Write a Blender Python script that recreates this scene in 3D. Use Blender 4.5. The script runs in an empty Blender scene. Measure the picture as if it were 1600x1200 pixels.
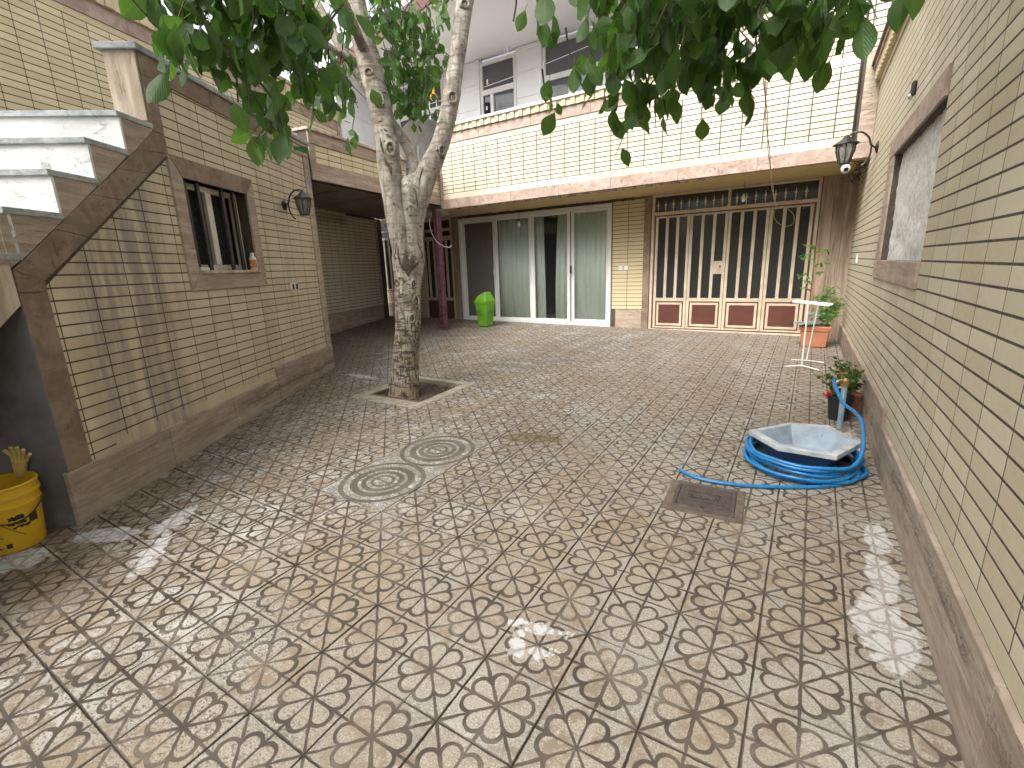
import bpy, bmesh, math, random
from mathutils import Vector, Matrix, noise
random.seed(7)
D = bpy.data
sc = bpy.context.scene
col = sc.collection
R = math.radians
ZO = 1.53          # everything is modelled round the eye point, then lifted so the paving lies near z = 0

# ------------------------------------------------------------------ camera, sky, sun, exposure
cd = D.cameras.new('camera'); cam = D.objects.new('camera', cd); col.objects.link(cam)
cr = Vector((.8581, .5122, -.0339)); cf = Vector((-.5045, .8302, -.2387)).normalized()
cr = (cr - cr.dot(cf) * cf).normalized(); cu = cr.cross(cf)
cam.matrix_world = Matrix(((cr.x, cu.x, -cf.x, 0), (cr.y, cu.y, -cf.y, 0), (cr.z, cu.z, -cf.z, ZO), (0, 0, 0, 1)))
cd.sensor_width = 36; cd.lens = 743.34 / 1600 * 36; cd.clip_start = .05; cd.clip_end = 500
sc.camera = cam
SUN_EL, SUN_AZ = R(50), R(-104)      # direction the light comes from, angle from +X
w = D.worlds.new('World'); sc.world = w; w.use_nodes = True
nt = w.node_tree; bg = nt.nodes['Background']
sk = nt.nodes.new('ShaderNodeTexSky'); sk.sky_type = 'NISHITA'; sk.sun_disc = False
sk.sun_elevation = SUN_EL; sk.sun_rotation = math.pi / 2 - SUN_AZ
sk.air_density = 1.0; sk.dust_density = 6; sk.ozone_density = 1
hs = nt.nodes.new('ShaderNodeHueSaturation'); hs.inputs['Saturation'].default_value = .25
nt.links.new(sk.outputs[0], hs.inputs['Color']); nt.links.new(hs.outputs[0], bg.inputs[0])
bg.inputs[1].default_value = .15
sl = D.lights.new('sun', 'SUN'); sl.energy = .6; sl.angle = R(24); sl.color = (1, .96, .9)
so = D.objects.new('sun', sl); col.objects.link(so)
sd = Vector((math.cos(SUN_EL) * math.cos(SUN_AZ), math.cos(SUN_EL) * math.sin(SUN_AZ), math.sin(SUN_EL)))
so.rotation_euler = sd.to_track_quat('Z', 'Y').to_euler(); so.location = (0, 0, 12)
vs = sc.view_settings; vs.view_transform = 'Standard'; vs.look = 'None'; vs.gamma = 1; vs.use_curve_mapping = False
vs.exposure = 1.75
sc.render.engine = 'CYCLES'
sc.cycles.max_bounces = 8; sc.cycles.diffuse_bounces = 4; sc.cycles.transparent_max_bounces = 12

# ------------------------------------------------------------------ node helpers
class N:
    """tiny expression builder for shader node trees"""
    def __init__(s, name):
        s.m = D.materials.new(name); s.m.use_nodes = True; s.t = s.m.node_tree
        s.b = s.t.nodes['Principled BSDF']; s.out = s.t.nodes['Material Output']
        s.geo = None
    def node(s, ty, **kw):
        n = s.t.nodes.new(ty)
        for k, v in kw.items(): setattr(n, k, v)
        return n
    def put(s, sock, v):
        if hasattr(v, 'is_linked') or isinstance(v, bpy.types.NodeSocket): s.t.links.new(v, sock)
        elif isinstance(v, (tuple, list)) and len(v) == 3 and sock.type == 'RGBA': sock.default_value = (*v, 1)
        else: sock.default_value = v
    def M(s, op, a, b=None, c=None, clamp=False):
        n = s.node('ShaderNodeMath', operation=op, use_clamp=clamp)
        s.put(n.inputs[0], a)
        if b is not None: s.put(n.inputs[1], b)
        if c is not None: s.put(n.inputs[2], c)
        return n.outputs[0]
    def pos(s):
        if not s.geo: s.geo = s.node('ShaderNodeNewGeometry')
        return s.geo.outputs['Position']
    def xyz(s, v):
        n = s.node('ShaderNodeSeparateXYZ'); s.put(n.inputs[0], v); return n.outputs
    def comb(s, x, y, z):
        n = s.node('ShaderNodeCombineXYZ')
        for i, v in enumerate((x, y, z)): s.put(n.inputs[i], v)
        return n.outputs[0]
    def noise(s, scale, detail=4, rough=.55, vec=None, stretch=None, dist=0):
        v = vec if vec is not None else s.pos()
        if stretch:
            mp = s.node('ShaderNodeMapping'); s.put(mp.inputs[0], v); mp.inputs['Scale'].default_value = stretch; v = mp.outputs[0]
        n = s.node('ShaderNodeTexNoise'); s.put(n.inputs['Vector'], v)
        n.inputs['Scale'].default_value = scale; n.inputs['Detail'].default_value = detail
        n.inputs['Roughness'].default_value = rough; n.inputs['Distortion'].default_value = dist
        return n.outputs['Fac']
    def vor(s, scale, feature='F1', vec=None, out='Distance'):
        n = s.node('ShaderNodeTexVoronoi', feature=feature); s.put(n.inputs['Vector'], vec if vec is not None else s.pos())
        n.inputs['Scale'].default_value = scale; return n.outputs[out]
    def ramp(s, v, lo, hi, a=0., b=1.):
        n = s.node('ShaderNodeMapRange', interpolation_type='SMOOTHSTEP'); s.put(n.inputs[0], v)
        for i, x in enumerate((lo, hi, a, b)): s.put(n.inputs[i + 1], x)
        return n.outputs[0]
    def mix(s, f, a, b, mode='MIX'):
        n = s.node('ShaderNodeMix', data_type='RGBA', blend_type=mode)
        s.put(n.inputs[0], f); s.put(n.inputs[6], a); s.put(n.inputs[7], b); return n.outputs[2]
    def rnd(s):
        return s.node('ShaderNodeObjectInfo').outputs['Random']
    def bump(s, h, strength=.3, dist=.01):
        n = s.node('ShaderNodeBump'); s.put(n.inputs['Height'], h)
        n.inputs['Strength'].default_value = strength; n.inputs['Distance'].default_value = dist
        s.t.links.new(n.outputs[0], s.b.inputs['Normal'])
    def set(s, **kw):
        for k, v in kw.items(): s.put(s.b.inputs[k.replace('_', ' ')], v)
        return s.m

def plain(name, c, rough=.5, metal=0, c2=None, sc_=8, bump=.1, **kw):
    n = N(name); c2 = c2 or tuple(x * .72 for x in c)
    f = n.ramp(n.noise(sc_, 5), .35, .7)
    n.set(Base_Color=n.mix(f, c, c2), Roughness=n.ramp(n.noise(sc_ * 3, 3), .3, .7, rough * .8, min(1, rough * 1.2)), Metallic=metal, **kw)
    n.bump(n.noise(sc_ * 9, 3), bump, .004)
    return n.m

def brick_mat(name, c, stain=None):
    n = N(name)
    r = n.rnd()
    cc = n.mix(n.ramp(r, 0, 1, 0, .9), c, (c[0] * .82, c[1] * .80, c[2] * .74))
    cc = n.mix(n.ramp(n.noise(3, 6), .42, .75, 0, .45), cc, (c[0] * .78, c[1] * .74, c[2] * .66))
    cc = n.mix(n.ramp(n.noise(140, 2), .6, .75, 0, .35), cc, (c[0] * .6, c[1] * .55, c[2] * .45))
    if stain:
        P = n.xyz(n.pos())
        s_ = n.M('ADD', n.M('MULTIPLY', P[0], -.494), n.M('MULTIPLY', P[1], .869))
        band = n.M('MULTIPLY', n.ramp(s_, 2.85, 3.05), n.ramp(s_, 3.55, 4.1, 1, 0))
        band = n.M('MULTIPLY', band, n.ramp(P[2], .35, 2.0, .75, 1.0))
        st = n.noise(1, 5, .65, stretch=(9, 9, 1.1))
        f = n.M('MULTIPLY', band, n.ramp(st, .36, .6, .15, .95))
        cc = n.mix(f, cc, (.27, .22, .165))
        cc = n.mix(n.M('MULTIPLY', band, n.ramp(n.noise(1, 3, .5, stretch=(14, 14, .7)), .56, .7, 0, .8)), cc, (.25, .235, .23))
        st2 = n.noise(1, 4, .6, stretch=(5, 5, .7))
        cc = n.mix(n.ramp(st2, .5, .75, 0, .45), cc, (.32, .26, .18))
    n.set(Base_Color=cc, Roughness=n.ramp(n.noise(30, 3), .3, .7, .55, .8))
    n.bump(n.noise(160, 4), .35, .002)
    return n.m

def trav_mat(name, a, b, c, stretch, grime=.3, eroded=False):
    n = N(name)
    v = n.noise(1, 8, .62, stretch=stretch, dist=.6)
    v2 = n.noise(1, 6, .6, stretch=tuple(x * 3.3 for x in stretch), dist=.3)
    cc = n.mix(n.ramp(v, .40, .60), a, tuple(x * .85 for x in b))
    cc = n.mix(n.ramp(v2, .5, .68, 0, .6), cc, c)
    cc = n.mix(n.ramp(n.noise(2.2, 6), .48, .8, 0, grime), cc, (.12, .085, .055))
    pits = n.M('MULTIPLY', n.ramp(n.noise(1, 6, .7, stretch=tuple(x * 3 for x in stretch), dist=.8), .57, .64), n.ramp(n.noise(1.6, 3), .42, .6))
    cc = n.mix(n.M('MULTIPLY', pits, .7), cc, tuple(x * .45 for x in c))
    cc = n.mix(n.ramp(n.rnd(), 0, 1, 0, .3), cc, tuple(x * .7 for x in b))
    er = 0
    if eroded:
        P = n.xyz(n.pos())
        zz = n.M('ADD', P[2], n.M('ADD', n.M('MULTIPLY', n.M('SUBTRACT', n.noise(2.2, 4), .5), .12), n.M('MULTIPLY', n.M('SUBTRACT', n.noise(24, 4, .7), .5), .07)))
        band = n.ramp(n.M('ABSOLUTE', n.M('SUBTRACT', zz, .285)), .006, .016, 1, 0)
        band2 = n.M('MULTIPLY', n.ramp(n.M('ABSOLUTE', n.M('SUBTRACT', zz, .31)), .02, .035, 1, 0), n.ramp(n.noise(45, 4, .7), .50, .56))
        er = n.M('MULTIPLY', n.M('MAXIMUM', band, band2), n.ramp(n.noise(1.7, 3), .44, .56))
        cc = n.mix(n.M('MULTIPLY', er, .75), cc, (.13, .10, .075))
        wear = n.ramp(P[2], .22, .06, 0, .55)
        cc = n.mix(wear, cc, (.36, .30, .24)); cc = n.mix(n.ramp(n.noise(1, 4, .6, stretch=(3, 3, 40)), .52, .6, 0, .5), cc, (.22, .17, .125))
    n.set(Base_Color=cc, Roughness=n.ramp(n.noise(12, 3), .3, .7, .5, .8))
    n.bump(n.M('SUBTRACT', n.noise(50, 4), n.M('ADD', n.M('MULTIPLY', pits, 2.5), n.M('MULTIPLY', er, 4))), .6, .006)
    return n.m

M = {}
M['brick'] = brick_mat('cream_brick', (.60, .535, .42))
M['brick_left'] = brick_mat('cream_brick_stained', (.60, .51, .37), True)
M['brick_gold'] = brick_mat('golden_brick', (.68, .58, .385))
M['brick_right'] = brick_mat('pale_brick', (.60, .54, .41))
M['mortar'] = plain('dark_mortar', (.085, .066, .05), .9, c2=(.05, .038, .03), sc_=20, bump=.4)
M['trav'] = trav_mat('travertine', (.46, .365, .285), (.38, .295, .225), (.31, .235, .175), (2.2, 2.2, 20), .45)
M['trav_plinth'] = trav_mat('eroded_travertine', (.43, .35, .28), (.35, .275, .215), (.28, .21, .155), (2.2, 2.2, 20), .45, True)
M['trav_pink'] = trav_mat('pink_travertine', (.44, .33, .27), (.37, .265, .21), (.34, .24, .19), (7, 7, 9), .12)
M['trav_brown'] = trav_mat('brown_travertine', (.25, .18, .125), (.20, .14, .092), (.27, .20, .145), (5, 5, 5), .55)
M['trav_vert'] = trav_mat('vertical_travertine', (.44, .345, .265), (.30, .22, .155), (.25, .175, .12), (11, 11, .8), .35)
M['trav_pale'] = trav_mat('pale_travertine', (.56, .47, .37), (.42, .32, .24), (.36, .27, .2), (8, 8, 1), .1)
M['marble'] = trav_mat('white_marble', (.74, .735, .72), (.66, .66, .66), (.6, .59, .58), (3, 3, 5), .05)
M['marble_grey'] = trav_mat('grey_marble', (.40, .42, .42), (.30, .32, .33), (.5, .5, .48), (6, 6, 8), .15)
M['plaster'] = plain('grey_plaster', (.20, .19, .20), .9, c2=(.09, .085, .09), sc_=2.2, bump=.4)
M['rough_plaster'] = plain('rough_white_plaster', (.74, .72, .67), .9, c2=(.50, .485, .45), sc_=30, bump=.8)
M['yellow_paint'] = plain('ochre_paint', (.55, .42, .20), .6, c2=(.47, .36, .18), sc_=3)
M['white_wall'] = plain('white_cladding', (.86, .86, .865), .45, c2=(.80, .80, .81), sc_=2)
M['white_soffit'] = plain('white_soffit', (.87, .85, .845), .7, c2=(.84, .82, .81), sc_=1)
M['maroon'] = plain('maroon_paint', (.105, .036, .024), .42, c2=(.085, .03, .02), sc_=4)
M['maroon_rust'] = plain('flaking_maroon_paint', (.17, .065, .08), .5, c2=(.055, .018, .024), sc_=14, bump=.5)
M['gate_cream'] = plain('cream_gate_paint', (.56, .475, .36), .45, c2=(.45, .36, .26), sc_=5)
M['pvc'] = plain('white_pvc', (.72, .72, .70), .35, c2=(.64, .64, .62), sc_=4)
M['alu'] = plain('ivory_window_frame', (.72, .66, .55), .4, sc_=4)
M['black'] = plain('black_metal', (.012, .012, .013), .4, sc_=10)
M['dark_bar'] = plain('dark_iron_bar', (.035, .028, .025), .5, sc_=10)
M['grey_metal'] = plain('grey_painted_steel', (.46, .49, .50), .4, .3, sc_=6)
M['white_metal'] = plain('white_painted_wire', (.78, .76, .70), .4, sc_=12)
M['green'] = plain('lime_green_plastic', (.15, .38, .025), .42, c2=(.11, .30, .02), sc_=3, bump=.03)
M['dark_green'] = plain('dark_green_print', (.03, .12, .01), .5)
M['yellow'] = plain('yellow_plastic', (.68, .42, .015), .35, c2=(.58, .35, .015), sc_=3, bump=.03)
M['black_print'] = plain('black_print', (.03, .025, .015), .6, sc_=30)
M['white_plastic'] = plain('white_plastic', (.72, .72, .70), .35, sc_=5)
M['orange'] = plain('orange_label', (.65, .20, .03), .5)
M['terracotta'] = plain('terracotta_plastic', (.42, .16, .09), .6, c2=(.35, .14, .085), sc_=6)
M['black_pot'] = plain('black_plastic', (.02, .02, .025), .5)
M['pink'] = plain('pink_petal', (.70, .04, .07), .6, sc_=40)
M['hose'] = plain('blue_hose', (.015, .19, .46), .32, c2=(.012, .15, .38), sc_=12, bump=.05)
M['blue_paint'] = plain('blue_basin_paint', (.012, .09, .26), .5, c2=(.01, .07, .2), sc_=9)
M['basin_white'] = plain('worn_white_basin', (.50, .52, .53), .5, c2=(.30, .34, .38), sc_=9, bump=.3)
M['basin_inside'] = plain('worn_blue_white_basin', (.38, .46, .53), .5, c2=(.24, .28, .33), sc_=5, bump=.3)
M['pipe_blue'] = plain('faded_blue_pipe', (.30, .45, .55), .5, sc_=9)
M['brass'] = plain('brass', (.55, .40, .16), .35, .8, sc_=20)
M['iron'] = plain('cast_iron_cover', (.085, .066, .056), .55, .2, c2=(.055, .042, .036), sc_=18, bump=.5)
M['cement'] = plain('cement', (.33, .29, .23), .9, c2=(.22, .18, .13), sc_=14, bump=.5)
M['cement_dark'] = plain('muddy_cement', (.13, .10, .072), .9, c2=(.09, .066, .046), sc_=14, bump=.5)
M['soil'] = plain('soil', (.07, .045, .03), .95, c2=(.035, .022, .016), sc_=30, bump=1)
M['rope'] = plain('rope', (.55, .45, .28), .8)
M['wire'] = plain('dark_wire', (.03, .03, .03), .6)
M['string'] = plain('clothesline', (.75, .75, .72), .6)
M['bulb'] = plain('frosted_bulb', (.75, .75, .72), .25)
M['green_lights'] = plain('green_foil_garland', (.02, .45, .12), .35, c2=(.02, .25, .08), sc_=30)
M['yellow_plastic'] = plain('yellow_toy_plastic', (.80, .42, .02), .4)
M['dark'] = plain('unlit_black', (.012, .011, .01), .9)  # near-black colour stands in for unlit depth
M['ceil_brown'] = plain('brown_ceiling_panel', (.20, .155, .12), .6, c2=(.15, .115, .09), sc_=3)
M['glove'] = plain('yellow_rubber_glove', (.65, .50, .16), .7)
M['bluish'] = plain('sky_reflection_blue', (.30, .42, .5), .15)  # flat pale blue stands for sky reflected in the pane

def glass(name, tint, transp, rough=.08, wav=0):
    n = N(name)
    gl = n.node('ShaderNodeBsdfGlossy'); gl.inputs['Roughness'].default_value = rough; gl.inputs['Color'].default_value = (.9, .9, .9, 1)
    tr = n.node('ShaderNodeBsdfTransparent'); tr.inputs[0].default_value = (*tint, 1)
    df = n.node('ShaderNodeBsdfDiffuse'); df.inputs[0].default_value = (*[x * .35 + .006 for x in tint], 1)
    mx = n.node('ShaderNodeMixShader'); mx.inputs[0].default_value = transp
    n.t.links.new(df.outputs[0], mx.inputs[1]); n.t.links.new(tr.outputs[0], mx.inputs[2])
    fr = n.node('ShaderNodeFresnel'); fr.inputs[0].default_value = 1.5
    m2 = n.node('ShaderNodeMixShader'); n.t.links.new(fr.outputs[0], m2.inputs[0])
    n.t.links.new(mx.outputs[0], m2.inputs[1]); n.t.links.new(gl.outputs[0], m2.inputs[2])
    n.t.links.new(m2.outputs[0], n.out.inputs[0])
    if wav:
        b = n.node('ShaderNodeBump'); b.inputs['Strength'].default_value = wav; b.inputs['Distance'].default_value = .003
        n.t.links.new(n.noise(35, 2), b.inputs['Height'])
        n.t.links.new(b.outputs[0], gl.inputs['Normal'])
    return n.m
M['glass_dark'] = glass('dark_glass', (.07, .075, .078), .06, .09, .3)
M['glass_door'] = glass('door_glass', (.96, .98, .965), .975, .03)
M['glass_screen'] = glass('insect_screened_glass', (.72, .71, .67), .62, .2)
M['glass_upper'] = glass('grey_window_glass', (.42, .42, .44), .35, .05)
M['glass_lamp'] = glass('lamp_glass', (.75, .78, .75), .6, .1)
n = N('window_grey_curtain'); n.set(Base_Color=(.17, .17, .19), Roughness=.9); M['grey_blind'] = n.m

n = N('curtain_cloth')
tr = n.node('ShaderNodeBsdfTranslucent'); tr.inputs[0].default_value = (.5, .55, .48, 1)
mx = n.node('ShaderNodeMixShader'); mx.inputs[0].default_value = .08
n.set(Base_Color=n.mix(n.ramp(n.noise(2, 3, stretch=(1, 1, .3)), .4, .7), (.80, .83, .76), (.72, .77, .70)), Roughness=.9)
n.t.links.new(n.b.outputs[0], mx.inputs[1]); n.t.links.new(tr.outputs[0], mx.inputs[2]); n.t.links.new(mx.outputs[0], n.out.inputs[0])
M['curtain'] = n.m

def leaf_mat(name, c1, c2, tl):
    n = N(name)
    tr = n.node('ShaderNodeBsdfTranslucent')
    cc = n.mix(n.ramp(n.noise(6, 3), .35, .65), c1, c2)
    cc = n.mix(n.ramp(n.rnd(), 0, 1, 0, .5), cc, tuple(x * .55 for x in c1))
    uv = n.node('ShaderNodeUVMap'); U = n.xyz(uv.outputs[0])
    vein = n.ramp(n.M('ABSOLUTE', n.M('SUBTRACT', U[0], .5)), .0, .035, .5, 0)
    rib = n.M('SINE', n.M('MULTIPLY', n.M('ADD', U[1], n.M('MULTIPLY', n.M('ABSOLUTE', n.M('SUBTRACT', U[0], .5)), -1.1)), 55))
    vein = n.M('MAXIMUM', vein, n.ramp(rib, .8, 1, 0, .25))
    cc = n.mix(vein, cc, (c2[0] * 2, c2[1] * 1.7, c2[2] * 2))
    n.set(Base_Color=cc, Roughness=.42)
    n.put(tr.inputs[0], n.mix(.5, cc, tl))
    mx = n.node('ShaderNodeMixShader'); mx.inputs[0].default_value = .42
    n.t.links.new(n.b.outputs[0], mx.inputs[1]); n.t.links.new(tr.outputs[0], mx.inputs[2]); n.t.links.new(mx.outputs[0], n.out.inputs[0])
    n.bump(rib, .25, .002)
    return n.m
M['leaf'] = leaf_mat('tree_leaf', (.055, .125, .026), (.085, .18, .036), (.24, .50, .05))
M['leaf_dark'] = leaf_mat('dark_leaf', (.04, .095, .022), (.06, .13, .03), (.16, .36, .04))
M['leaf_blue'] = leaf_mat('blue_green_leaf', (.20, .36, .30), (.28, .44, .38), (.3, .45, .3))
M['leaf_fern'] = leaf_mat('light_green_leaf', (.07, .17, .03), (.12, .26, .05), (.2, .5, .06))

# bark: whitewashed, scarred
n = N('whitewashed_bark')
P = n.xyz(n.pos())
v = n.noise(1, 7, .65, stretch=(16, 16, 3.2), dist=.4)
sc1 = n.ramp(n.noise(1, 6, .62, stretch=(7, 7, 30), dist=.5), .53, .58)
low = n.ramp(P[2], .15, .95, .8, 0)
base = n.mix(n.ramp(v, .35, .62), (.43, .395, .345), (.25, .21, .165))
base = n.mix(n.ramp(n.noise(3.4, 5, .6), .47, .66, 0, .75), base, (.12, .095, .07))
tanm = n.M('MULTIPLY', low, n.ramp(n.noise(2.2, 3), .4, .55))
base = n.mix(tanm, base, (.36, .28, .175))
cr1 = n.M('MULTIPLY', sc1, n.ramp(P[2], 1.0, 1.6, 1, .45))
crv = n.M('MULTIPLY', n.ramp(n.noise(1, 5, .6, stretch=(38, 38, 7), dist=.3), .535, .585), n.ramp(P[2], .9, 1.5, 1, .1))
cr2 = n.M('MAXIMUM', cr1, crv)
n.set(Base_Color=n.mix(n.M('MULTIPLY', cr2, .9), base, (.055, .04, .03)), Roughness=.85)
n.bump(n.M('SUBTRACT', n.noise(1, 6, .65, stretch=(20, 20, 10)), cr2), .7, .012)
M['bark'] = n.m
M['bark_dark'] = plain('dark_scar_bark', (.10, .075, .055), .9, c2=(.04, .03, .022), sc_=25, bump=1)
M['twig'] = plain('brown_twig', (.10, .075, .05), .8, sc_=20)

# ---- flower paving tile: grooves, petals, terrazzo, wear
def tile_mat():
    n = N('flower_paving_tile')
    uv = n.node('ShaderNodeUVMap'); U = n.xyz(uv.outputs[0])
    leftm0 = n.ramp(n.xyz(n.pos())[0], -2.4, -1.2, 1, 0)
    wob = n.M('MULTIPLY', n.M('SUBTRACT', n.noise(26, 3, .6), .5), .055)
    x = n.M('ADD', n.M('SUBTRACT', n.M('MULTIPLY', U[0], 2), 1), wob)
    y = n.M('ADD', n.M('SUBTRACT', n.M('MULTIPLY', U[1], 2), 1), n.M('MULTIPLY', n.M('SUBTRACT', n.noise(27, 3, .6, stretch=(1.1, .9, 1)), .5), .055))
    r = n.M('SQRT', n.M('ADD', n.M('MULTIPLY', x, x), n.M('MULTIPLY', y, y)))
    th = n.M('ARCTAN2', y, x)
    q = math.pi / 4
    m = n.M('SUBTRACT', n.M('MODULO', n.M('ADD', th, 4 * math.pi), q), q / 2)     # -22.5..22.5
    am = n.M('ABSOLUTE', m)
    px_ = n.M('MULTIPLY', r, n.M('COSINE', am)); py_ = n.M('MULTIPLY', r, n.M('SINE', am))
    ds = n.M('MULTIPLY', r, n.M('SINE', n.M('SUBTRACT', q / 2, am)))            # distance to spoke line
    rc = .61; rr = rc * math.sin(q / 2)
    dx = n.M('SUBTRACT', px_, rc)
    dc = n.M('ABSOLUTE', n.M('SUBTRACT', n.M('SQRT', n.M('ADD', n.M('MULTIPLY', dx, dx), n.M('MULTIPLY', py_, py_))), rr + .01))
    dc = n.M('ADD', dc, n.ramp(px_, .47, .53, 1, 0))
    wv = n.M('ADD', n.M('ADD', .037, n.M('MULTIPLY', leftm0, .008)), n.M('MULTIPLY', n.M('SUBTRACT', n.noise(9, 5, .65), .5), .085))
    edge = n.M('MINIMUM', n.M('SUBTRACT', 1, n.M('ABSOLUTE', x)), n.M('SUBTRACT', 1, n.M('ABSOLUTE', y)))
    dd_ = n.M('MINIMUM', n.M('SUBTRACT', ds, .0), n.M('SUBTRACT', dc, .012))
    dd_ = n.M('MINIMUM', dd_, n.M('ADD', edge, .008))
    hub = n.M('SUBTRACT', r, .045); dd_ = n.M('MINIMUM', dd_, hub)
    g = n.ramp(n.M('SUBTRACT', dd_, wv), -.012, .012, 1, 0)
    inside = n.M('MULTIPLY', n.ramp(n.M('SUBTRACT', n.M('SQRT', n.M('ADD', n.M('MULTIPLY', dx, dx), n.M('MULTIPLY', py_, py_))), rr), 0, .01, 1, 0), 1)
    inside = n.M('MAXIMUM', inside, n.ramp(px_, .49, .5, 1, 0))
    P = n.xyz(n.pos())
    big = n.noise(.55, 4, .5)
    # petals warm cream, ground paler terrazzo
    pale = n.mix(n.ramp(n.noise(2.2, 3), .35, .65), (.30, .28, .245), (.225, .21, .18))
    petal = n.mix(n.ramp(n.noise(1.4, 3), .4, .62), (.30, .255, .20), (.25, .228, .19))
    cc = n.mix(n.M('MULTIPLY', inside, .55), pale, petal)
    cc = n.mix(n.ramp(n.rnd(), .2, 1, 0, .6), cc, (.24, .20, .15))
    cc = n.mix(n.ramp(n.rnd(), .12, 0, 0, .45), cc, (.42, .40, .36))
    # terrazzo grains
    gr = n.noise(190, 2, .6)
    cc = n.mix(n.ramp(gr, .53, .62, 0, .55), cc, (.50, .475, .42))
    cc = n.mix(n.ramp(gr, .36, .44, .6, 0), cc, (.13, .105, .08))
    # dark stone chips, much stronger on the left half of the yard
    leftm = n.ramp(n.M('ADD', P[0], n.M('MULTIPLY', P[1], .12)), -1.5, -.9, 1, .22)
    chip = n.ramp(n.noise(72, 2, .5, stretch=(1, 1.5, 1)), .56, .60)
    chip = n.M('MULTIPLY', n.M('MULTIPLY', chip, leftm), n.ramp(n.M('ADD', n.noise(2.4, 3), n.M('MULTIPLY', n.rnd(), .22)), .42, .56, .35, 1))
    # whiter worn surface on the left, wet sky sheen put into its colour
    wn = n.M('MULTIPLY', n.ramp(P[0], -2.4, -1.5, 1, .06), n.ramp(n.noise(5, 5, .6), .45, .62))
    cc = n.mix(n.M('MULTIPLY', wn, .75), cc, (.46, .45, .425))
    cc = n.mix(n.M('MULTIPLY', chip, .9), cc, (.085, .072, .062))
    # brown dirt film, blotchy and fine
    sm = n.M('MULTIPLY', n.ramp(n.noise(17, 6, .72), .49, .56), n.ramp(n.M('ADD', n.noise(2.6, 4), n.M('MULTIPLY', leftm0, .07)), .43, .58))
    cc = n.mix(n.M('MULTIPLY', sm, .8), cc, (.155, .115, .078))
    dirt = n.ramp(n.noise(1.3, 7, .68), .40, .68, .05, .75)
    cc = n.mix(dirt, cc, (.25, .19, .125))
    # heavy grime along the left building; browner blotches across the carport floor
    sL = n.M('ADD', n.M('MULTIPLY', P[0], -.869), n.M('MULTIPLY', P[1], -.494))   # 2.78 at the wall
    gl_ = n.M('MULTIPLY', n.ramp(n.M('ADD', sL, n.M('MULTIPLY', n.M('SUBTRACT', n.noise(3, 5), .5), .9)), 1.95, 2.6), n.ramp(n.noise(9, 5, .65), .36, .52, .15, 1))
    cc = n.mix(n.M('MULTIPLY', gl_, .8), cc, (.16, .115, .075))
    cpt = n.ramp(n.M('ADD', P[0], n.M('MULTIPLY', P[1], .17)), -5.4, -4.7, 1, 0)
    cc = n.mix(n.M('MULTIPLY', cpt, n.ramp(n.noise(6, 5), .38, .6, .2, .85)), cc, (.17, .125, .085))
    bk = n.M('MULTIPLY', n.ramp(P[0], -2.7, -3.1, 0, 1), n.ramp(P[1], .95, .65, 0, 1))
    cc = n.mix(n.M('MULTIPLY', bk, n.ramp(n.noise(5, 5), .4, .6, 0, .9)), cc, (.15, .11, .075))
    def spot(cx, cy, rx, ry, rot=0, nz=.6, sc_=7):
        ux = n.M('SUBTRACT', P[0], cx); uy = n.M('SUBTRACT', P[1], cy)
        c_, s_ = math.cos(rot), math.sin(rot)
        a = n.M('DIVIDE', n.M('ADD', n.M('MULTIPLY', ux, c_), n.M('MULTIPLY', uy, s_)), rx)
        b = n.M('DIVIDE', n.M('SUBTRACT', n.M('MULTIPLY', uy, c_), n.M('MULTIPLY', ux, s_)), ry)
        d = n.M('SQRT', n.M('ADD', n.M('MULTIPLY', a, a), n.M('MULTIPLY', b, b)))
        return n.M('ADD', d, n.M('MULTIPLY', n.M('SUBTRACT', n.noise(sc_, 6, .65), .5), nz * 5))
    # olive puddle stain
    cc = n.mix(n.M('MULTIPLY', n.ramp(spot(-1.83, 3.33, .27, .13, .3, .25), .7, 1.05, 1, 0), .75), cc, (.13, .095, .035))
    # dark damp stain by the seam
    cc = n.mix(n.ramp(spot(-1.5, 5.4, .8, .35, .2, .5, 3), .7, 1.2, .35, 0), cc, (.2, .155, .1))
    # dirt packed into grooves
    gc = n.mix(n.ramp(n.noise(8, 4), .35, .65), (.048, .036, .026), (.085, .065, .046))
    fade = n.ramp(n.noise(3.1, 5), .36, .5, .7, 1)
    cc = n.mix(n.M('MULTIPLY', g, fade), cc, gc)
    # white cement splashes
    wh = None
    for a in ((.46, 2.86, .07, .20, 0, .25, 9), (.44, 2.5, .08, .22, 0, .3, 9), (.41, 2.13, .13, .24, .1, .35, 9), (-.80, 1.49, .10, .035, .2, .7, 14), (-.88, 1.40, .035, .12, .5, .7, 14), (-.74, 1.38, .05, .04, .3, .7, 14), (-3.22, 1.20, .21, .085, 2.0, .22, 14),
              (-3.42, .92, .22, .11, .6, .3, 9), (-4.95, 4.27, .36, .07, -.05, .3, 10), (-3.6, .55, .26, .14, .5, .3, 8), (-2.95, .95, .2, .07, 2.4, .5, 12), (.44, 4.3, .08, .3, 0, .4, 8)):
        q_ = n.ramp(spot(*a), .74, .86, 1, 0); wh = q_ if wh is None else n.M('MAXIMUM', wh, q_)
    wh = n.M('MULTIPLY', wh, n.ramp(n.noise(38, 5, .7), .36, .5, .25, 1))
    cc = n.mix(n.M('MULTIPLY', wh, .78), cc, (.50, .50, .50))
    cc = n.mix(n.M('MULTIPLY', n.M('MULTIPLY', g, wh), .7), cc, (.25, .21, .17))
    h = n.M('ADD', n.M('MULTIPLY', n.M('SUBTRACT', 1, g), 1), n.M('MULTIPLY', n.noise(60, 4), .35))
    n.bump(h, .55, .004)
    wet = n.M('MULTIPLY', n.ramp(P[0], -1.6, -2.3, 0, 1), n.ramp(P[1], 2.2, 1.2, 0, 1))
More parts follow.
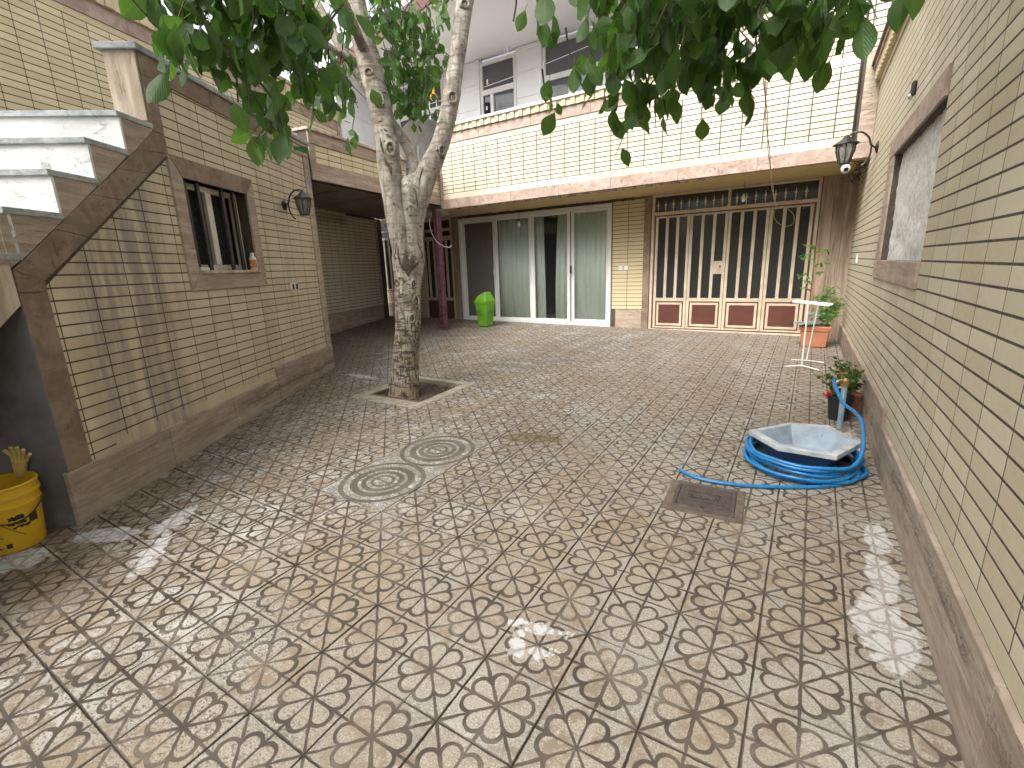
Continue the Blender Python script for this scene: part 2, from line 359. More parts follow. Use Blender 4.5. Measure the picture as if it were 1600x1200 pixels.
    rough = n.M('SUBTRACT', n.ramp(n.noise(14, 4), .3, .7, .58, .85), n.M('MULTIPLY', n.M('MULTIPLY', wet, n.ramp(n.noise(4, 4), .4, .6, .2, 1)), n.M('ADD', .22, n.M('MULTIPLY', g, .28))))
    n.set(Base_Color=cc, Roughness=rough)
    return n.m
M['tile'] = tile_mat()

# old concentric-ring tile
n = N('ring_pattern_tile')
uv = n.node('ShaderNodeUVMap'); U = n.xyz(uv.outputs[0])
x = n.M('ADD', n.M('SUBTRACT', n.M('MULTIPLY', U[0], 2), 1), n.M('MULTIPLY', n.M('SUBTRACT', n.noise(9, 3), .5), .05)); y = n.M('SUBTRACT', n.M('MULTIPLY', U[1], 2), 1)
r = n.M('SQRT', n.M('ADD', n.M('MULTIPLY', x, x), n.M('MULTIPLY', y, y)))
g = None
for rad, wd in ((.95, .055), (.66, .085), (.44, .06), (.25, .04)):
    q_ = n.ramp(n.M('ABSOLUTE', n.M('SUBTRACT', r, rad)), wd * .8, wd * 1.2, 1, 0); g = q_ if g is None else n.M('MAXIMUM', g, q_)
sp = n.ramp(n.M('ABSOLUTE', y), .02, .035, 1, 0); g = n.M('MAXIMUM', g, n.M('MULTIPLY', sp, n.ramp(r, .96, .97, 1, 0)))
g = n.M('MAXIMUM', g, n.ramp(n.M('ABSOLUTE', n.M('ADD', n.M('MULTIPLY', x, .35), y)), .012, .03, .7, 0))
cc = n.mix(n.ramp(n.noise(12, 5), .35, .6), (.40, .385, .355), (.24, .225, .20))
cc = n.mix(n.ramp(n.noise(70, 3), .49, .55, 0, .85), cc, (.12, .10, .08))
cc = n.mix(n.ramp(n.noise(5, 5), .45, .62, 0, .7), cc, (.15, .125, .10))
gcol = n.mix(n.ramp(n.noise(6, 3), .4, .6), (.065, .05, .036), (.10, .085, .068))
cc = n.mix(n.M('MULTIPLY', g, .9), cc, gcol)
n.set(Base_Color=cc, Roughness=.8); n.bump(n.M('SUBTRACT', n.noise(40, 4), g), .6, .005)
M['ring_tile'] = n.m

# ------------------------------------------------------------------ object helpers
def link(o, parent=None):
    col.objects.link(o)
    if parent is not None: o.parent = parent
    return o
def tag(o, label=None, cat=None, group=None, kind=None):
    if label: o['label'] = label
    if cat: o['category'] = cat
    if group: o['group'] = group
    if kind: o['kind'] = kind
    return o
def empty(name, loc, label=None, cat=None, group=None):
    o = D.objects.new(name, None); o.empty_display_size = .1; col.objects.link(o); o.location = loc
    return tag(o, label, cat, group)

class Fr:
    """wall frame: a along the wall, h height, d outwards into the yard"""
    def __init__(s, O, u, o): s.O = Vector(O); s.u = Vector(u).normalized(); s.o = Vector(o).normalized()
    def P(s, a, h, d=0): return s.O + s.u * a + s.o * d + Vector((0, 0, h))
nl = Vector((-.8694, -.4942, 0)).normalized()
LW = Fr(nl * 2.80, (-.4942, .8694, 0), -nl)
nf = Vector((.0349, .9994, 0))
FU = Fr(nf * 7.72, (.9994, -.0349, 0), -nf)      # overhanging upper storey front
FL = Fr(nf * 8.95, (.9994, -.0349, 0), -nf)      # ground floor front
FW = Fr(nf * 9.1, (.9994, -.0349, 0), -nf)       # white wall above, behind the parapet
RW = Fr((.57, 0, 0), (0, 1, 0), (-1, 0, 0))
BW = Fr((-9.1, 8.7, 0), (-.309, .951, 0), (.951, .309, 0))
C0 = Vector((-5.84, 4.58, 0)); C1 = Vector((-6.37, 8.02, 0)); cv = (C1 - C0).normalized()
CF = Fr(C0, cv, (-cv.y * -1, -cv.x, 0))           # carport fascia, outwards = towards the yard
if CF.o.x < 0: CF.o = -CF.o

class MB:
    def __init__(s): s.v = []; s.f = []; s.uv = None
    def add(s, vs_, fs):
        b = len(s.v); s.v += [Vector(p) for p in vs_]; s.f += [tuple(i + b for i in f) for f in fs]; return s
    def hexa(s, p):      # 8 points: bottom 4, top 4
        return s.add(p, [(0, 3, 2, 1), (4, 5, 6, 7), (0, 1, 5, 4), (1, 2, 6, 5), (2, 3, 7, 6), (3, 0, 4, 7)])
    def box(s, F, a0, a1, h0, h1, d0, d1):
        p = [F.P(a, h, d) for h in (h0, h1) for a, d in ((a0, d0), (a1, d0), (a1, d1), (a0, d1))]
        return s.hexa(p)
    def wbox(s, x0, x1, y0, y1, z0, z1):
        return s.hexa([Vector((x, y, z)) for z in (z0, z1) for x, y in ((x0, y0), (x1, y0), (x1, y1), (x0, y1))])
    def prism(s, pts, ext):
        n_ = len(pts); e = Vector(ext)
        return s.add(list(pts) + [Vector(p) + e for p in pts], [tuple(range(n_))[::-1], tuple(range(n_, 2 * n_))] + [(i, (i + 1) % n_, (i + 1) % n_ + n_, i + n_) for i in range(n_)])
    def tube(s, pts, r, seg=8, cap=True, closed=False):
        pts = [Vector(p) for p in pts]; n_ = len(pts)
        rs = r if isinstance(r, (list, tuple)) else [r] * n_
        up = None; b = len(s.v)
        for i, p in enumerate(pts):
            if closed: t = (pts[(i + 1) % n_] - pts[i - 1])
            else: t = pts[min(i + 1, n_ - 1)] - pts[max(i - 1, 0)]
            t = t.normalized() if t.length > 1e-9 else Vector((0, 0, 1))
            if up is None: up = t.orthogonal().normalized()
            up = (up - t * up.dot(t)); up = up.normalized() if up.length > 1e-6 else t.orthogonal().normalized()
            sd_ = t.cross(up)
            for k in range(seg):
                a = 2 * math.pi * k / seg
                s.v.append(p + (up * math.cos(a) + sd_ * math.sin(a)) * rs[i])
        for i in range(n_ if closed else n_ - 1):
            j = (i + 1) % n_
            for k in range(seg):
                k2 = (k + 1) % seg
                s.f.append((b + i * seg + k, b + i * seg + k2, b + j * seg + k2, b + j * seg + k))
        if cap and not closed:
            s.f.append(tuple(b + k for k in range(seg))[::-1]); s.f.append(tuple(b + (n_ - 1) * seg + k for k in range(seg)))
        return s
    def lathe(s, c, prof, seg=24, axis=None, sx=1, sy=1, rot=0):
        c = Vector(c); b = len(s.v)
        if axis is None: X, Y, Z = Vector((1, 0, 0)), Vector((0, 1, 0)), Vector((0, 0, 1))
        else:
            Z = Vector(axis).normalized(); X = Z.orthogonal().normalized(); Y = Z.cross(X)
        for r_, z_ in prof:
            for k in range(seg):
                a = 2 * math.pi * k / seg + rot
                s.v.append(c + X * (r_ * sx * math.cos(a)) + Y * (r_ * sy * math.sin(a)) + Z * z_)
        for i in range(len(prof) - 1):
            for k in range(seg):
                k2 = (k + 1) % seg
                s.f.append((b + i * seg + k, b + i * seg + k2, b + (i + 1) * seg + k2, b + (i + 1) * seg + k))
        if prof[0][0] > 1e-4: s.f.append(tuple(b + k for k in range(seg))[::-1])
        if prof[-1][0] > 1e-4: s.f.append(tuple(b + (len(prof) - 1) * seg + k for k in range(seg)))
        return s
    def build(s, name, mat, parent=None, smooth=False, bevel=0, uv=None):
        me = D.meshes.new(name); me.from_pydata([tuple(v) for v in s.v], [], s.f); me.materials.append(M[mat] if isinstance(mat, str) else mat)
        if smooth:
            bm_ = bmesh.new(); bm_.from_mesh(me); bmesh.ops.recalc_face_normals(bm_, faces=bm_.faces); bm_.to_mesh(me); bm_.free()
            me.polygons.foreach_set('use_smooth', [True] * len(me.polygons))
            if hasattr(me, 'set_sharp_from_angle'): me.set_sharp_from_angle(angle=R(40))
        else:
            bm_ = bmesh.new(); bm_.from_mesh(me)
            bmesh.ops.recalc_face_normals(bm_, faces=bm_.faces)
            if bevel: bmesh.ops.bevel(bm_, geom=list(bm_.edges), offset=bevel, segments=1, affect='EDGES', clamp_overlap=True)
            bm_.to_mesh(me); bm_.free()
        o = D.objects.new(name, me); link(o, parent)
        if parent is not None: o.matrix_parent_inverse = Matrix.Translation(-WL(parent))
        return o
def WL(o):
    v = Vector(o.location)
    while o.parent is not None:
        o = o.parent
        if o.type == 'EMPTY': v = Vector(o.location)
    return v
def place(o, mtx, parent):
    """child object with its own placement"""
    link(o, parent); o.matrix_parent_inverse = Matrix.Translation(-WL(parent)); o.matrix_basis = mtx
    return o
def frame_mtx(F, a, h, d, sx=1, sz=1):
    p = F.P(a, h, d); u, o = F.u, F.o
    return Matrix(((u.x * sx, o.x, 0, p.x), (u.y * sx, o.y, 0, p.y), (0, 0, sz, p.z), (0, 0, 0, 1)))
def pxsize(p, L):
    d = Vector(p); z = d.dot(cf)
    if z < .2: return 0
    x = d.dot(cr) / z * 743; y = d.dot(cu) / z * 743
    if abs(x) > 900 or abs(y) > 700: return 0
    return L * 743 / z

# ---- brick fields
def brick_mesh(w_, h_, mat, dep=.02, bv=.0006):
    y0, y1 = -dep, 0
    v = [(0, y0, 0), (w_, y0, 0), (w_, y0, h_), (0, y0, h_), (0, y1 - bv, 0), (w_, y1 - bv, 0), (w_, y1 - bv, h_), (0, y1 - bv, h_),
         (bv, y1, bv), (w_ - bv, y1, bv), (w_ - bv, y1, h_ - bv), (bv, y1, h_ - bv)]
    f = [(0, 4, 5, 1), (1, 5, 6, 2), (2, 6, 7, 3), (3, 7, 4, 0), (4, 8, 9, 5), (5, 9, 10, 6), (6, 10, 11, 7), (7, 11, 8, 4), (8, 11, 10, 9)]
    me = D.meshes.new('brick'); me.from_pydata(v, [], f); me.materials.append(M[mat]); return me
def brick_poly(F, pts, dep=.02, bv=.0006):
    """clipped brick: convex polygon in (a,h)"""
    return MB().prism([F.P(a, h, -dep) for a, h in pts], F.o * dep)
def clip(poly, A, B, C):       # keep A a + B h + C >= 0
    out = []
    for i in range(len(poly)):
        p, q = poly[i], poly[(i + 1) % len(poly)]
        fp = A * p[0] + B * p[1] + C; fq = A * q[0] + B * q[1] + C
        if fp >= 0: out.append(p)
        if fp * fq < 0:
            t = fp / (fp - fq); out.append((p[0] + t * (q[0] - p[0]), p[1] + t * (q[1] - p[1])))
    return out
FIELDS = {}
def brick_field(F, parent, mat, a0, a1, h0, h1, w_, hh, ao, ho, holes=(), halfp=None, halfsplit=None, jx=.0085, jh=.010, limit=300, name='brick'):
    """stack-bonded bricks over a rectangle; holes are (a0,a1,h0,h1)"""
    cells = []
    i0 = math.floor((a0 - ao) / w_); i1 = math.ceil((a1 - ao) / w_)
    j0 = math.floor((h0 - ho) / hh); j1 = math.ceil((h1 - ho) / hh)
    for i in range(i0, i1):
        for j in range(j0, j1):
            A0, A1 = max(a0, ao + i * w_ + jx / 2), min(a1, ao + (i + 1) * w_ - jx / 2)
            H0, H1 = max(h0, ho + j * hh + jh / 2), min(h1, ho + (j + 1) * hh - jh / 2)
            if A1 - A0 < .015 or H1 - H0 < .012: continue
            rects = [(A0, A1, H0, H1)]
            for (b0, b1, g0, g1) in holes:
                nr = []
                for (p, q, r_, s_) in rects:
                    if q <= b0 or p >= b1 or s_ <= g0 or r_ >= g1: nr.append((p, q, r_, s_)); continue
                    if p < b0: nr.append((p, b0, r_, s_))
                    if q > b1: nr.append((b1, q, r_, s_))
                    if r_ < g0: nr.append((max(p, b0), min(q, b1), r_, g0))
                    if s_ > g1: nr.append((max(p, b0), min(q, b1), g1, s_))
                rects = nr
            for (p, q, r_, s_) in rects:
                if q - p < .015 or s_ - r_ < .012: continue
                if halfsplit is not None:
                    sp, (ha, hb, hc) = halfsplit
                    if p < sp:
                        poly = clip([(p, r_), (min(q, sp), r_), (min(q, sp), s_), (p, s_)], ha, hb, hc)
                        if len(poly) > 2: cells.append(('poly', poly, F.P(sum(k[0] for k in poly) / len(poly), r_)))
                        if q > sp: cells.append(('r', (sp, q, r_, s_), F.P((sp + q) / 2, r_)))
                        continue
                cells.append(('r', (p, q, r_, s_), F.P((p + q) / 2, (r_ + s_) / 2)))
    FIELDS.setdefault(parent.name, []).append((F, parent, mat, cells, name, limit))
def build_fields():
    cache = {}
    for pn, lst in FIELDS.items():
        allc = []
        for (F, parent, mat, cells, name, limit) in lst:
            for c in cells:
                L = (c[1][1] - c[1][0]) if c[0] == 'r' else .2
                view = max(.05, abs(F.o.dot((-c[2]).normalized())))
                allc.append((pxsize(c[2], math.sqrt(max(L, .01) * .07 * view)), F, parent, mat, c, name))
        allc.sort(key=lambda t: -t[0])
        lim = lst[0][5]
        for (sz, F, parent, mat, c, name) in allc[:lim]:
            if sz <= 0: break
            jd = random.uniform(-.0002, .0001 if F is RW else .0012)
            if c[0] == 'poly':
                o = brick_poly(F, c[1]).build(name, mat, parent); continue
            p, q, r_, s_ = c[1]
            key = (round(q - p, 2), round(s_ - r_, 3), mat)
            if key not in cache: cache[key] = brick_mesh(q - p, s_ - r_, mat)
            o = D.objects.new(name, cache[key])
            place(o, frame_mtx(F, p, r_, jd), parent)
        rest = {}
        st = [t for t in allc[:lim] if t[0] <= 0] + allc[lim:]
        for (sz, F, parent, mat, c, name) in st: rest.setdefault(mat, []).append((F, parent, c))
        for mat, L in rest.items():
            mb = MB()
            for F, parent, c in L:
                if c[0] == 'poly': mb.prism([F.P(a, h, -.02) for a, h in c[1]], F.o * .02); continue
                p, q, r_, s_ = c[1]; b = .0006
                vv = [F.P(*k) for k in ((p, r_, -.02), (q, r_, -.02), (q, s_, -.02), (p, s_, -.02), (p, r_, -b), (q, r_, -b), (q, s_, -b), (p, s_, -b), (p + b, r_ + b, 0), (q - b, r_ + b, 0), (q - b, s_ - b, 0), (p + b, s_ - b, 0))]
                mb.add(vv, [(0, 1, 5, 4), (1, 2, 6, 5), (2, 3, 7, 6), (3, 0, 4, 7), (4, 5, 9, 8), (5, 6, 10, 9), (6, 7, 11, 10), (7, 4, 8, 11), (8, 9, 10, 11)])
            o = mb.build('far_brick', mat, L[0][1]); tag(o, kind='stuff')
def wall_with_holes(F, parent, mat, a0, a1, h0, h1, d0, d1, holes, name='masonry'):
    mb = MB(); rects = [(a0, a1, h0, h1)]
    for (b0, b1, g0, g1) in holes:
        nr = []
        for (p, q, r_, s_) in rects:
            if q <= b0 or p >= b1 or s_ <= g0 or r_ >= g1: nr.append((p, q, r_, s_)); continue
            if p < b0: nr.append((p, b0, r_, s_))
            if q > b1: nr.append((b1, q, r_, s_))
            if r_ < g0: nr.append((max(p, b0), min(q, b1), r_, g0))
            if s_ > g1: nr.append((max(p, b0), min(q, b1), g1, s_))
        rects = nr
    for (p, q, r_, s_) in rects: mb.box(F, p, q, r_, s_, d0, d1)
    return mb.build(name, mat, parent)
def slab_row(F, parent, mat, a0, a1, h0, h1, d0, d1, n_, name='stone_slab', bev=.003, gap=.003):
    """row of stone slabs butted end to end, each its own piece"""
    L = (a1 - a0) / n_
    for i in range(n_):
        jd = random.uniform(0, .002)
        MB().box(F, a0 + i * L + gap / 2, a0 + (i + 1) * L - gap / 2, h0, h1, d0, d1 + jd).build(name, mat, parent, bevel=bev)

# ------------------------------------------------------------------ ground
n0 = Vector((.01, -.032, .9994))
def fz(x, y): return -1.5309 - .01 * x + .0320 * y
FO = Vector((-.623, 1.555, fz(-.623, 1.555)))
E1 = Vector((1.0, -.011, -.010)).normalized(); E2 = Vector((.011, .999, .0318)).normalized(); T = .30
def G(i, j, z=0): return FO + E1 * (i * T) + E2 * (j * T) + Vector((0, 0, z))
def grd(x, y, dz=0): return Vector((x, y, fz(x, y) + dz))
courtyard = empty('courtyard_floor', grd(-2, 3)); tag(courtyard, kind='structure')
bm = MB(); bm.add([grd(-60, -60, -.11), grd(60, -60, -.11), grd(60, 60, -.11), grd(-60, 60, -.11)], [(0, 1, 2, 3)])
gr = bm.build('ground', 'cement_dark'); tag(gr, kind='structure')
def hole_base():
    mb = MB(); x0, x1, y0, y1 = G(-12, 7).x + .05, G(-9, 7).x - .05, G(-12, 7).y + .05, G(-12, 10).y - .05
    X = [-12, x0, x1, 2]; Y = [-4, y0, y1, 12]
    for i in range(3):
        for j in range(3):
            if i == 1 and j == 1: continue
            mb.add([grd(X[i], Y[j], -.008), grd(X[i + 1], Y[j], -.008), grd(X[i + 1], Y[j + 1], -.008), grd(X[i], Y[j + 1], -.008)], [(0, 1, 2, 3)])
    o = mb.build('mortar_bed', 'cement_dark', courtyard)
hole_base()
tme = D.meshes.new('paving_tile')
hw, b_, th = T / 2 - .0015, .003, .009
tv = [(-hw, -hw, -th), (hw, -hw, -th), (hw, hw, -th), (-hw, hw, -th), (-hw, -hw, -b_), (hw, -hw, -b_), (hw, hw, -b_), (-hw, hw, -b_),
      (-hw + b_, -hw + b_, 0), (hw - b_, -hw + b_, 0), (hw - b_, hw - b_, 0), (-hw + b_, hw - b_, 0)]
tf = [(0, 1, 5, 4), (1, 2, 6, 5), (2, 3, 7, 6), (3, 0, 4, 7), (4, 5, 9, 8), (5, 6, 10, 9), (6, 7, 11, 10), (7, 4, 8, 11), (8, 9, 10, 11)]
tme.from_pydata(tv, [], tf); tme.materials.append(M['tile'])
ul = tme.uv_layers.new(name='UVMap')
for lp in tme.loops:
    v_ = tme.vertices[lp.vertex_index].co; ul.data[lp.index].uv = (v_.x / T + .5, v_.y / T + .5)
fn = E1.cross(E2).normalized()
def tile_mtx(i, j):
    p = G(i + .5, j + .5, random.uniform(-.0012, .0012))
    tx, ty = random.gauss(0, .003), random.gauss(0, .003)
    nz = (fn + E1 * tx + E2 * ty).normalized(); ax = (E1 - nz * E1.dot(nz)).normalized(); ay = nz.cross(ax)
    return Matrix(((ax.x, ay.x, nz.x, p.x), (ax.y, ay.y, nz.y, p.y), (ax.z, ay.z, nz.z, p.z), (0, 0, 0, 1)))
cells = []
for i in range(-36, 5):
    for j in range(-11, 26):
        c = G(i + .5, j + .5)
        if -12 <= i <= -10 and 7 <= j <= 9: continue
        if i in (-7, -6) and 1 <= j <= 4: continue
        if c.dot(nl) > 2.95 and (c.dot(LW.u) < 6.7 and c.dot(LW.u) > 2.5): continue
        if (c - BW.O).dot(BW.o) < -.3 or c.dot(nf) > 9.2 or c.x > .75: continue
        d = c.dot(cf)
        sz = pxsize(c, T) * math.sqrt(max(.01, abs(fn.dot(c.normalized()))))
        cells.append((sz, i, j))
cells.sort(key=lambda t: -t[0])
for sz, i, j in cells[:300]:
    o = D.objects.new('tile', tme); place(o, tile_mtx(i, j), courtyard)
me = D.meshes.new('far_tiles'); V_, F_, UVs = [], [], []
for sz, i, j in cells[300:]:
    m_ = tile_mtx(i, j); b = len(V_); V_ += [tuple(m_ @ Vector(v)) for v in tv]
    for f in tf: F_.append(tuple(k + b for k in f)); UVs += [(tv[k][0] / T + .5, tv[k][1] / T + .5) for k in f]
me.from_pydata(V_, [], F_); me.materials.append(M['tile']); ul = me.uv_layers.new(name='UVMap')
for k, u_ in enumerate(UVs): ul.data[k].uv = u_
o = D.objects.new('far_tile', me); link(o, courtyard); o.matrix_parent_inverse = Matrix.Translation(-courtyard.location); tag(o, kind='stuff')
# two big ring-pattern tiles
for (j, lab) in ((1, 'large round-patterned tile, nearer one'), (3, 'large round-patterned tile, farther one')):
    q = [G(-7, j), G(-5, j), G(-5, j + 2), G(-7, j + 2)]; g_ = .003
    cx_ = sum(q, Vector()) / 4; q = [cx_ + (p - cx_) * (1 - .008) for p in q]
    mb = MB(); mb.hexa([p + Vector((0, 0, -.009)) for p in q] + [p + Vector((0, 0, .001)) for p in q])
    o = mb.build('ring_tile', 'ring_tile', courtyard)
    ul = o.data.uv_layers.new(name='UVMap')
    for lp in o.data.loops:
        v_ = o.data.vertices[lp.vertex_index].co - G(-7, j); ul.data[lp.index].uv = (v_.dot(E1) / .6, v_.dot(E2) / .6)

# tree pit
pit = empty('tree_pit', G(-10.5, 8.5)); tag(pit, 'square tree pit with a cement kerb and dark soil', 'tree pit')
mb = MB(); p0, p1, p2, p3 = G(-12, 7), G(-9, 7), G(-9, 10), G(-12, 10); kw = .085
for (x0, x1, y0, y1) in ((-4.285, -3.285, 3.515, 3.668), (-4.285, -3.285, 4.462, 4.56), (-4.285, -4.165, 3.67, 4.46), (-3.405, -3.285, 3.67, 4.46)):
    MB().hexa([grd(x, y, z) for z in (-.11, .007) for x, y in ((x0, y0), (x1, y0), (x1, y1), (x0, y1))]).build('kerb', 'cement', pit, bevel=.006)
mb = MB(); ng = 26; b = 0
for a in range(ng + 1):
    for c in range(ng + 1):
        p = G(-12 + 3 * a / ng, 7 + 3 * c / ng); dz = -.05 + .035 * noise.noise(p * 6) + .018 * noise.noise(p * 22)
        mb.v.append(p + Vector((0, 0, dz)))
for a in range(ng):
    for c in range(ng):
        k = a * (ng + 1) + c; mb.f.append((k, k + ng + 1, k + ng + 2, k + 1))
o = mb.build('soil', 'soil', pit, smooth=True); tag(o, kind='stuff')
mb = MB()
for k in range(160):
    p = G(-11.7 + 2.4 * random.random(), 7.35 + 2.3 * random.random()); r_ = random.uniform(.005, .017)
    mb.lathe(p + Vector((0, 0, -.045)), [(0, -r_), (r_, -.2 * r_), (r_ * .8, r_ * .6), (0, r_ * .9)], 5, rot=random.random() * 3)
o = mb.build('soil_clods', 'cement_dark', pit); tag(o, kind='stuff')

# ------------------------------------------------------------------ left outbuilding
ob = empty('outbuilding', LW.P(4.6, -1.42)); tag(ob, 'low cream brick outbuilding with barred window beside the marble stairs', 'building')
WH = (4.17, 5.11, .065, .81)
wall_with_holes(LW, ob, 'mortar', 4.0, 6.75, -1.56, 1.63, -.22, -.0014, [WH])
MB().prism([LW.P(a, h, -.22) for a, h in ((2.64, -1.56), (3.998, -1.56), (3.998, .95), (2.70, -.02), (2.64, -.06))], LW.o * .2186).build('masonry', 'mortar', ob)
brick_field(LW, ob, 'brick_left', 2.76, 6.60, -1.17, 1.50, .2854, .0750, 3.39, -.930, holes=[(4.06, 5.22, -.10, .94)], halfsplit=(4.05, (.757, -1, -.757 * 2.79 - .0 - .02 + .0)))
# plinth
slab_row(LW, ob, 'trav_plinth', 2.60, 5.15, -1.56, -1.12, -.01, .022, 3)
slab_row(LW, ob, 'trav_plinth', 5.153, 6.76, -1.56, -1.00, -.01, .022, 2)
# thin border course above the plinth without upright joints
MB().box(LW, 3.0, 5.15, -1.115, -1.045, -.012, .0004).build('border_course', 'brick_left', ob)
# vertical bands
slab_row(LW, ob, 'trav_brown', 0, 0, 0, 0, 0, 0, 1) if False else None
for h0, h1 in ((-1.117, -.50), (-.497, -.05)): MB().box(LW, 2.62, 2.785, h0, h1, -.01, .014).build('stone_slab', 'trav_brown', ob, bevel=.003)
for h0, h1 in ((-.997, .10), (.103, 1.48)): MB().box(LW, 6.60, 6.76, h0, h1, -.01, .016).build('stone_slab', 'trav', ob, bevel=.003)
# sloping band
def quad_slab(pts, d0, d1, mat, name='stone_slab', par=ob):
    return MB().prism([LW.P(a, h, d0) for a, h in pts], LW.o * (d1 - d0)).build(name, mat, par, bevel=.002)
U0, U1 = (2.622, .075), (3.72, .925); L0, L1 = (2.787, .012), (4.052, .965)
def lp(A, B, t): return (A[0] + (B[0] - A[0]) * t, A[1] + (B[1] - A[1]) * t)
quad_slab([(2.62, -.047), (2.785, -.047), L0, U0], -.01, .014, 'trav_brown')
ts = [0, .28, .56, .80, 1]
for k in range(4):
    a_, b2 = ts[k] + (.002 if k else 0), ts[k + 1]
    quad_slab([lp(U0, U1, a_), lp(L0, L1, a_), lp(L0, L1, b2), lp(U0, U1, b2)], -.01, .014, 'trav_brown')
quad_slab([(3.722, .926), (4.052, .967), (4.052, 1.10), (3.93, 1.10)], -.01, .0135, 'trav_brown')
quad_slab([(3.93, 1.103), (4.052, 1.103), (4.052, 1.485), (3.93, 1.485)], -.01, .0135, 'trav_brown')
# top band under the coping
x_ = 3.93
for xe in (4.75, 5.6, 6.2, 6.76):
    MB().box(LW, x_ + .0015, xe - .0015, 1.487, 1.637, -.01, .0145).build('stone_slab', 'trav_brown' if xe < 5.7 else 'trav', ob, bevel=.003); x_ = xe
# parapet, pier face and coping
vS = Vector((-math.cos(R(36)), -math.sin(R(36)), 0))
MB().hexa([LW.P(3.935, h, -.0) + vS * 0 for h in ()] or [LW.P(3.93, 1.12, -.012), LW.P(6.75, 1.12, -.012), LW.P(6.75, 1.12, -.20), LW.P(3.93, 1.12, -.012) + vS * .21,
        LW.P(3.93, 1.637, -.012), LW.P(6.75, 1.637, -.012), LW.P(6.75, 1.637, -.20), LW.P(3.93, 1.637, -.012) + vS * .21]).build('parapet', 'trav_pale', ob)
MB().hexa([p + LW.u * -.018 for p in (LW.P(3.93, 1.17, -.001), LW.P(3.948, 1.17, -.001), LW.P(3.948, 1.17, -.001) + vS * .22, LW.P(3.93, 1.17, -.001) + vS * .22)] +
          [p + LW.u * -.018 for p in (LW.P(3.93, 1.639, -.001), LW.P(3.948, 1.639, -.001), LW.P(3.948, 1.639, -.001) + vS * .22, LW.P(3.93, 1.639, -.001) + vS * .22)]).build('pier_face', 'trav_pale', ob, bevel=.002)
cb = [LW.P(3.89, 0, .035), LW.P(6.80, 0, .035), LW.P(6.80, 0, -.24), LW.P(3.89, 0, .035) + vS * .30]
MB().hexa([p + Vector((0, 0, 1.640)) for p in cb] + [p + Vector((0, 0, 1.685)) for p in cb]).build('coping', 'marble_grey', ob, bevel=.004)
# roof terrace slab and the plastered end wall under the stairs
MB().hexa([LW.P(4.0, 1.0, -.25), LW.P(6.75, 1.0, -.25), LW.P(6.75, 1.0, -2.4), LW.P(4.0, 1.0, -2.4), LW.P(4.0, 1.13, -.25), LW.P(6.75, 1.13, -.25), LW.P(6.75, 1.13, -2.4), LW.P(4.0, 1.13, -2.4)]).build('roof_slab', 'cement', ob)
A = LW.P(2.618, -1.56, .012); B = A + vS * 2.6
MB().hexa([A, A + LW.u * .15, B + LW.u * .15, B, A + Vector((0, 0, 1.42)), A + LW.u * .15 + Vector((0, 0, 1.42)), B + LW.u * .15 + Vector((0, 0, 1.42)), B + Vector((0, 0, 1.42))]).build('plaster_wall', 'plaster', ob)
# far end wall towards the carport
MB().box(LW, 6.60, 6.74, -1.56, 1.60, -2.2, -.222).build('end_wall', 'mortar', ob)
# window
fr_ = .17
def wslab(pts, d1, mat='trav_brown'): quad_slab(pts, -.01, d1, mat, 'window_surround')
a0, a1, h0, h1 = WH
oa0, oa1, oh0, oh1 = 4.03, 5.245, -.105, .968
wslab([(oa0, oh0), (a0 - .01, h0 - .01), (a0 - .01, h1), (oa0, oh1)], .020, 'trav')
wslab([(oa0 + .003, oh1), (a0 - .007, h1), (a1, h1), (oa1 - .003, oh1)], .0215, 'trav_brown')
wslab([(oa1, oh1), (a1, h1), (a1, h0 - .01), (oa1, oh0)], .020, 'trav')
wslab([(oa0 + .004, oh0), (oa1 - .004, oh0), (a1, h0 - .012), (a0 - .006, h0 - .012)], .0215, 'trav')
mb = MB(); mb.box(LW, a0 - .012, a0, h0, h1, -.2, -.011); mb.box(LW, a1, a1 + .012, h0, h1, -.2, -.011); mb.box(LW, a0, a1, h1, h1 + .012, -.2, -.011); mb.build('window_reveal', 'trav_brown', ob)
win = MB().box(LW, a0, a1, h0 - .03, h0 - .003, -.19, .045).build('window_sill', 'trav_pale', ob, bevel=.003)
wf = MB()
wd = -.10
def fb(A0, A1, H0, H1, d0=-.13, d1=-.10): wf.box(LW, A0, A1, H0, H1, d0, d1)
fb(a0, a0 + .045, h0, h1); fb(a1 - .045, a1, h0, h1); fb(a0 + .045, a1 - .045, h1 - .05, h1); fb(a0 + .045, a1 - .045, h0, h0 + .05)
fb(4.60, 4.68, h0 + .05, h1 - .05, -.128, -.092)
fb(a1 - .10, a1 - .075, h0 + .05, h1 - .05, -.128, -.095)
wf = wf.build('window_frame', 'alu', ob, bevel=.003)
for p, q in ((a0 + .045, 4.60), (4.68, a1 - .10)): MB().box(LW, p, q, h0 + .05, h1 - .05, -.118, -.113).build('pane', 'glass_dark', wf)
MB().box(LW, a0, a1, h0, h1, -.21, -.20).build('dark_backing', 'dark', ob)  # black sheet stands for the unlit room behind the window
for a_ in (4.25, 4.42, 4.77, 4.95): MB().box(LW, a_ - .020, a_ + .020, h0 - .0, h1 - .0, -.055, -.030).build('window_bar', 'dark_bar', ob, bevel=.002)
# small scraps on the sill
o = MB().box(LW, 4.18, 4.29, h0 - .002, h0 + .022, -.02, .03).build('sill_block', 'white_plastic', bevel=.003); tag(o, 'small white block lying at the left end of the barred window sill', 'block')
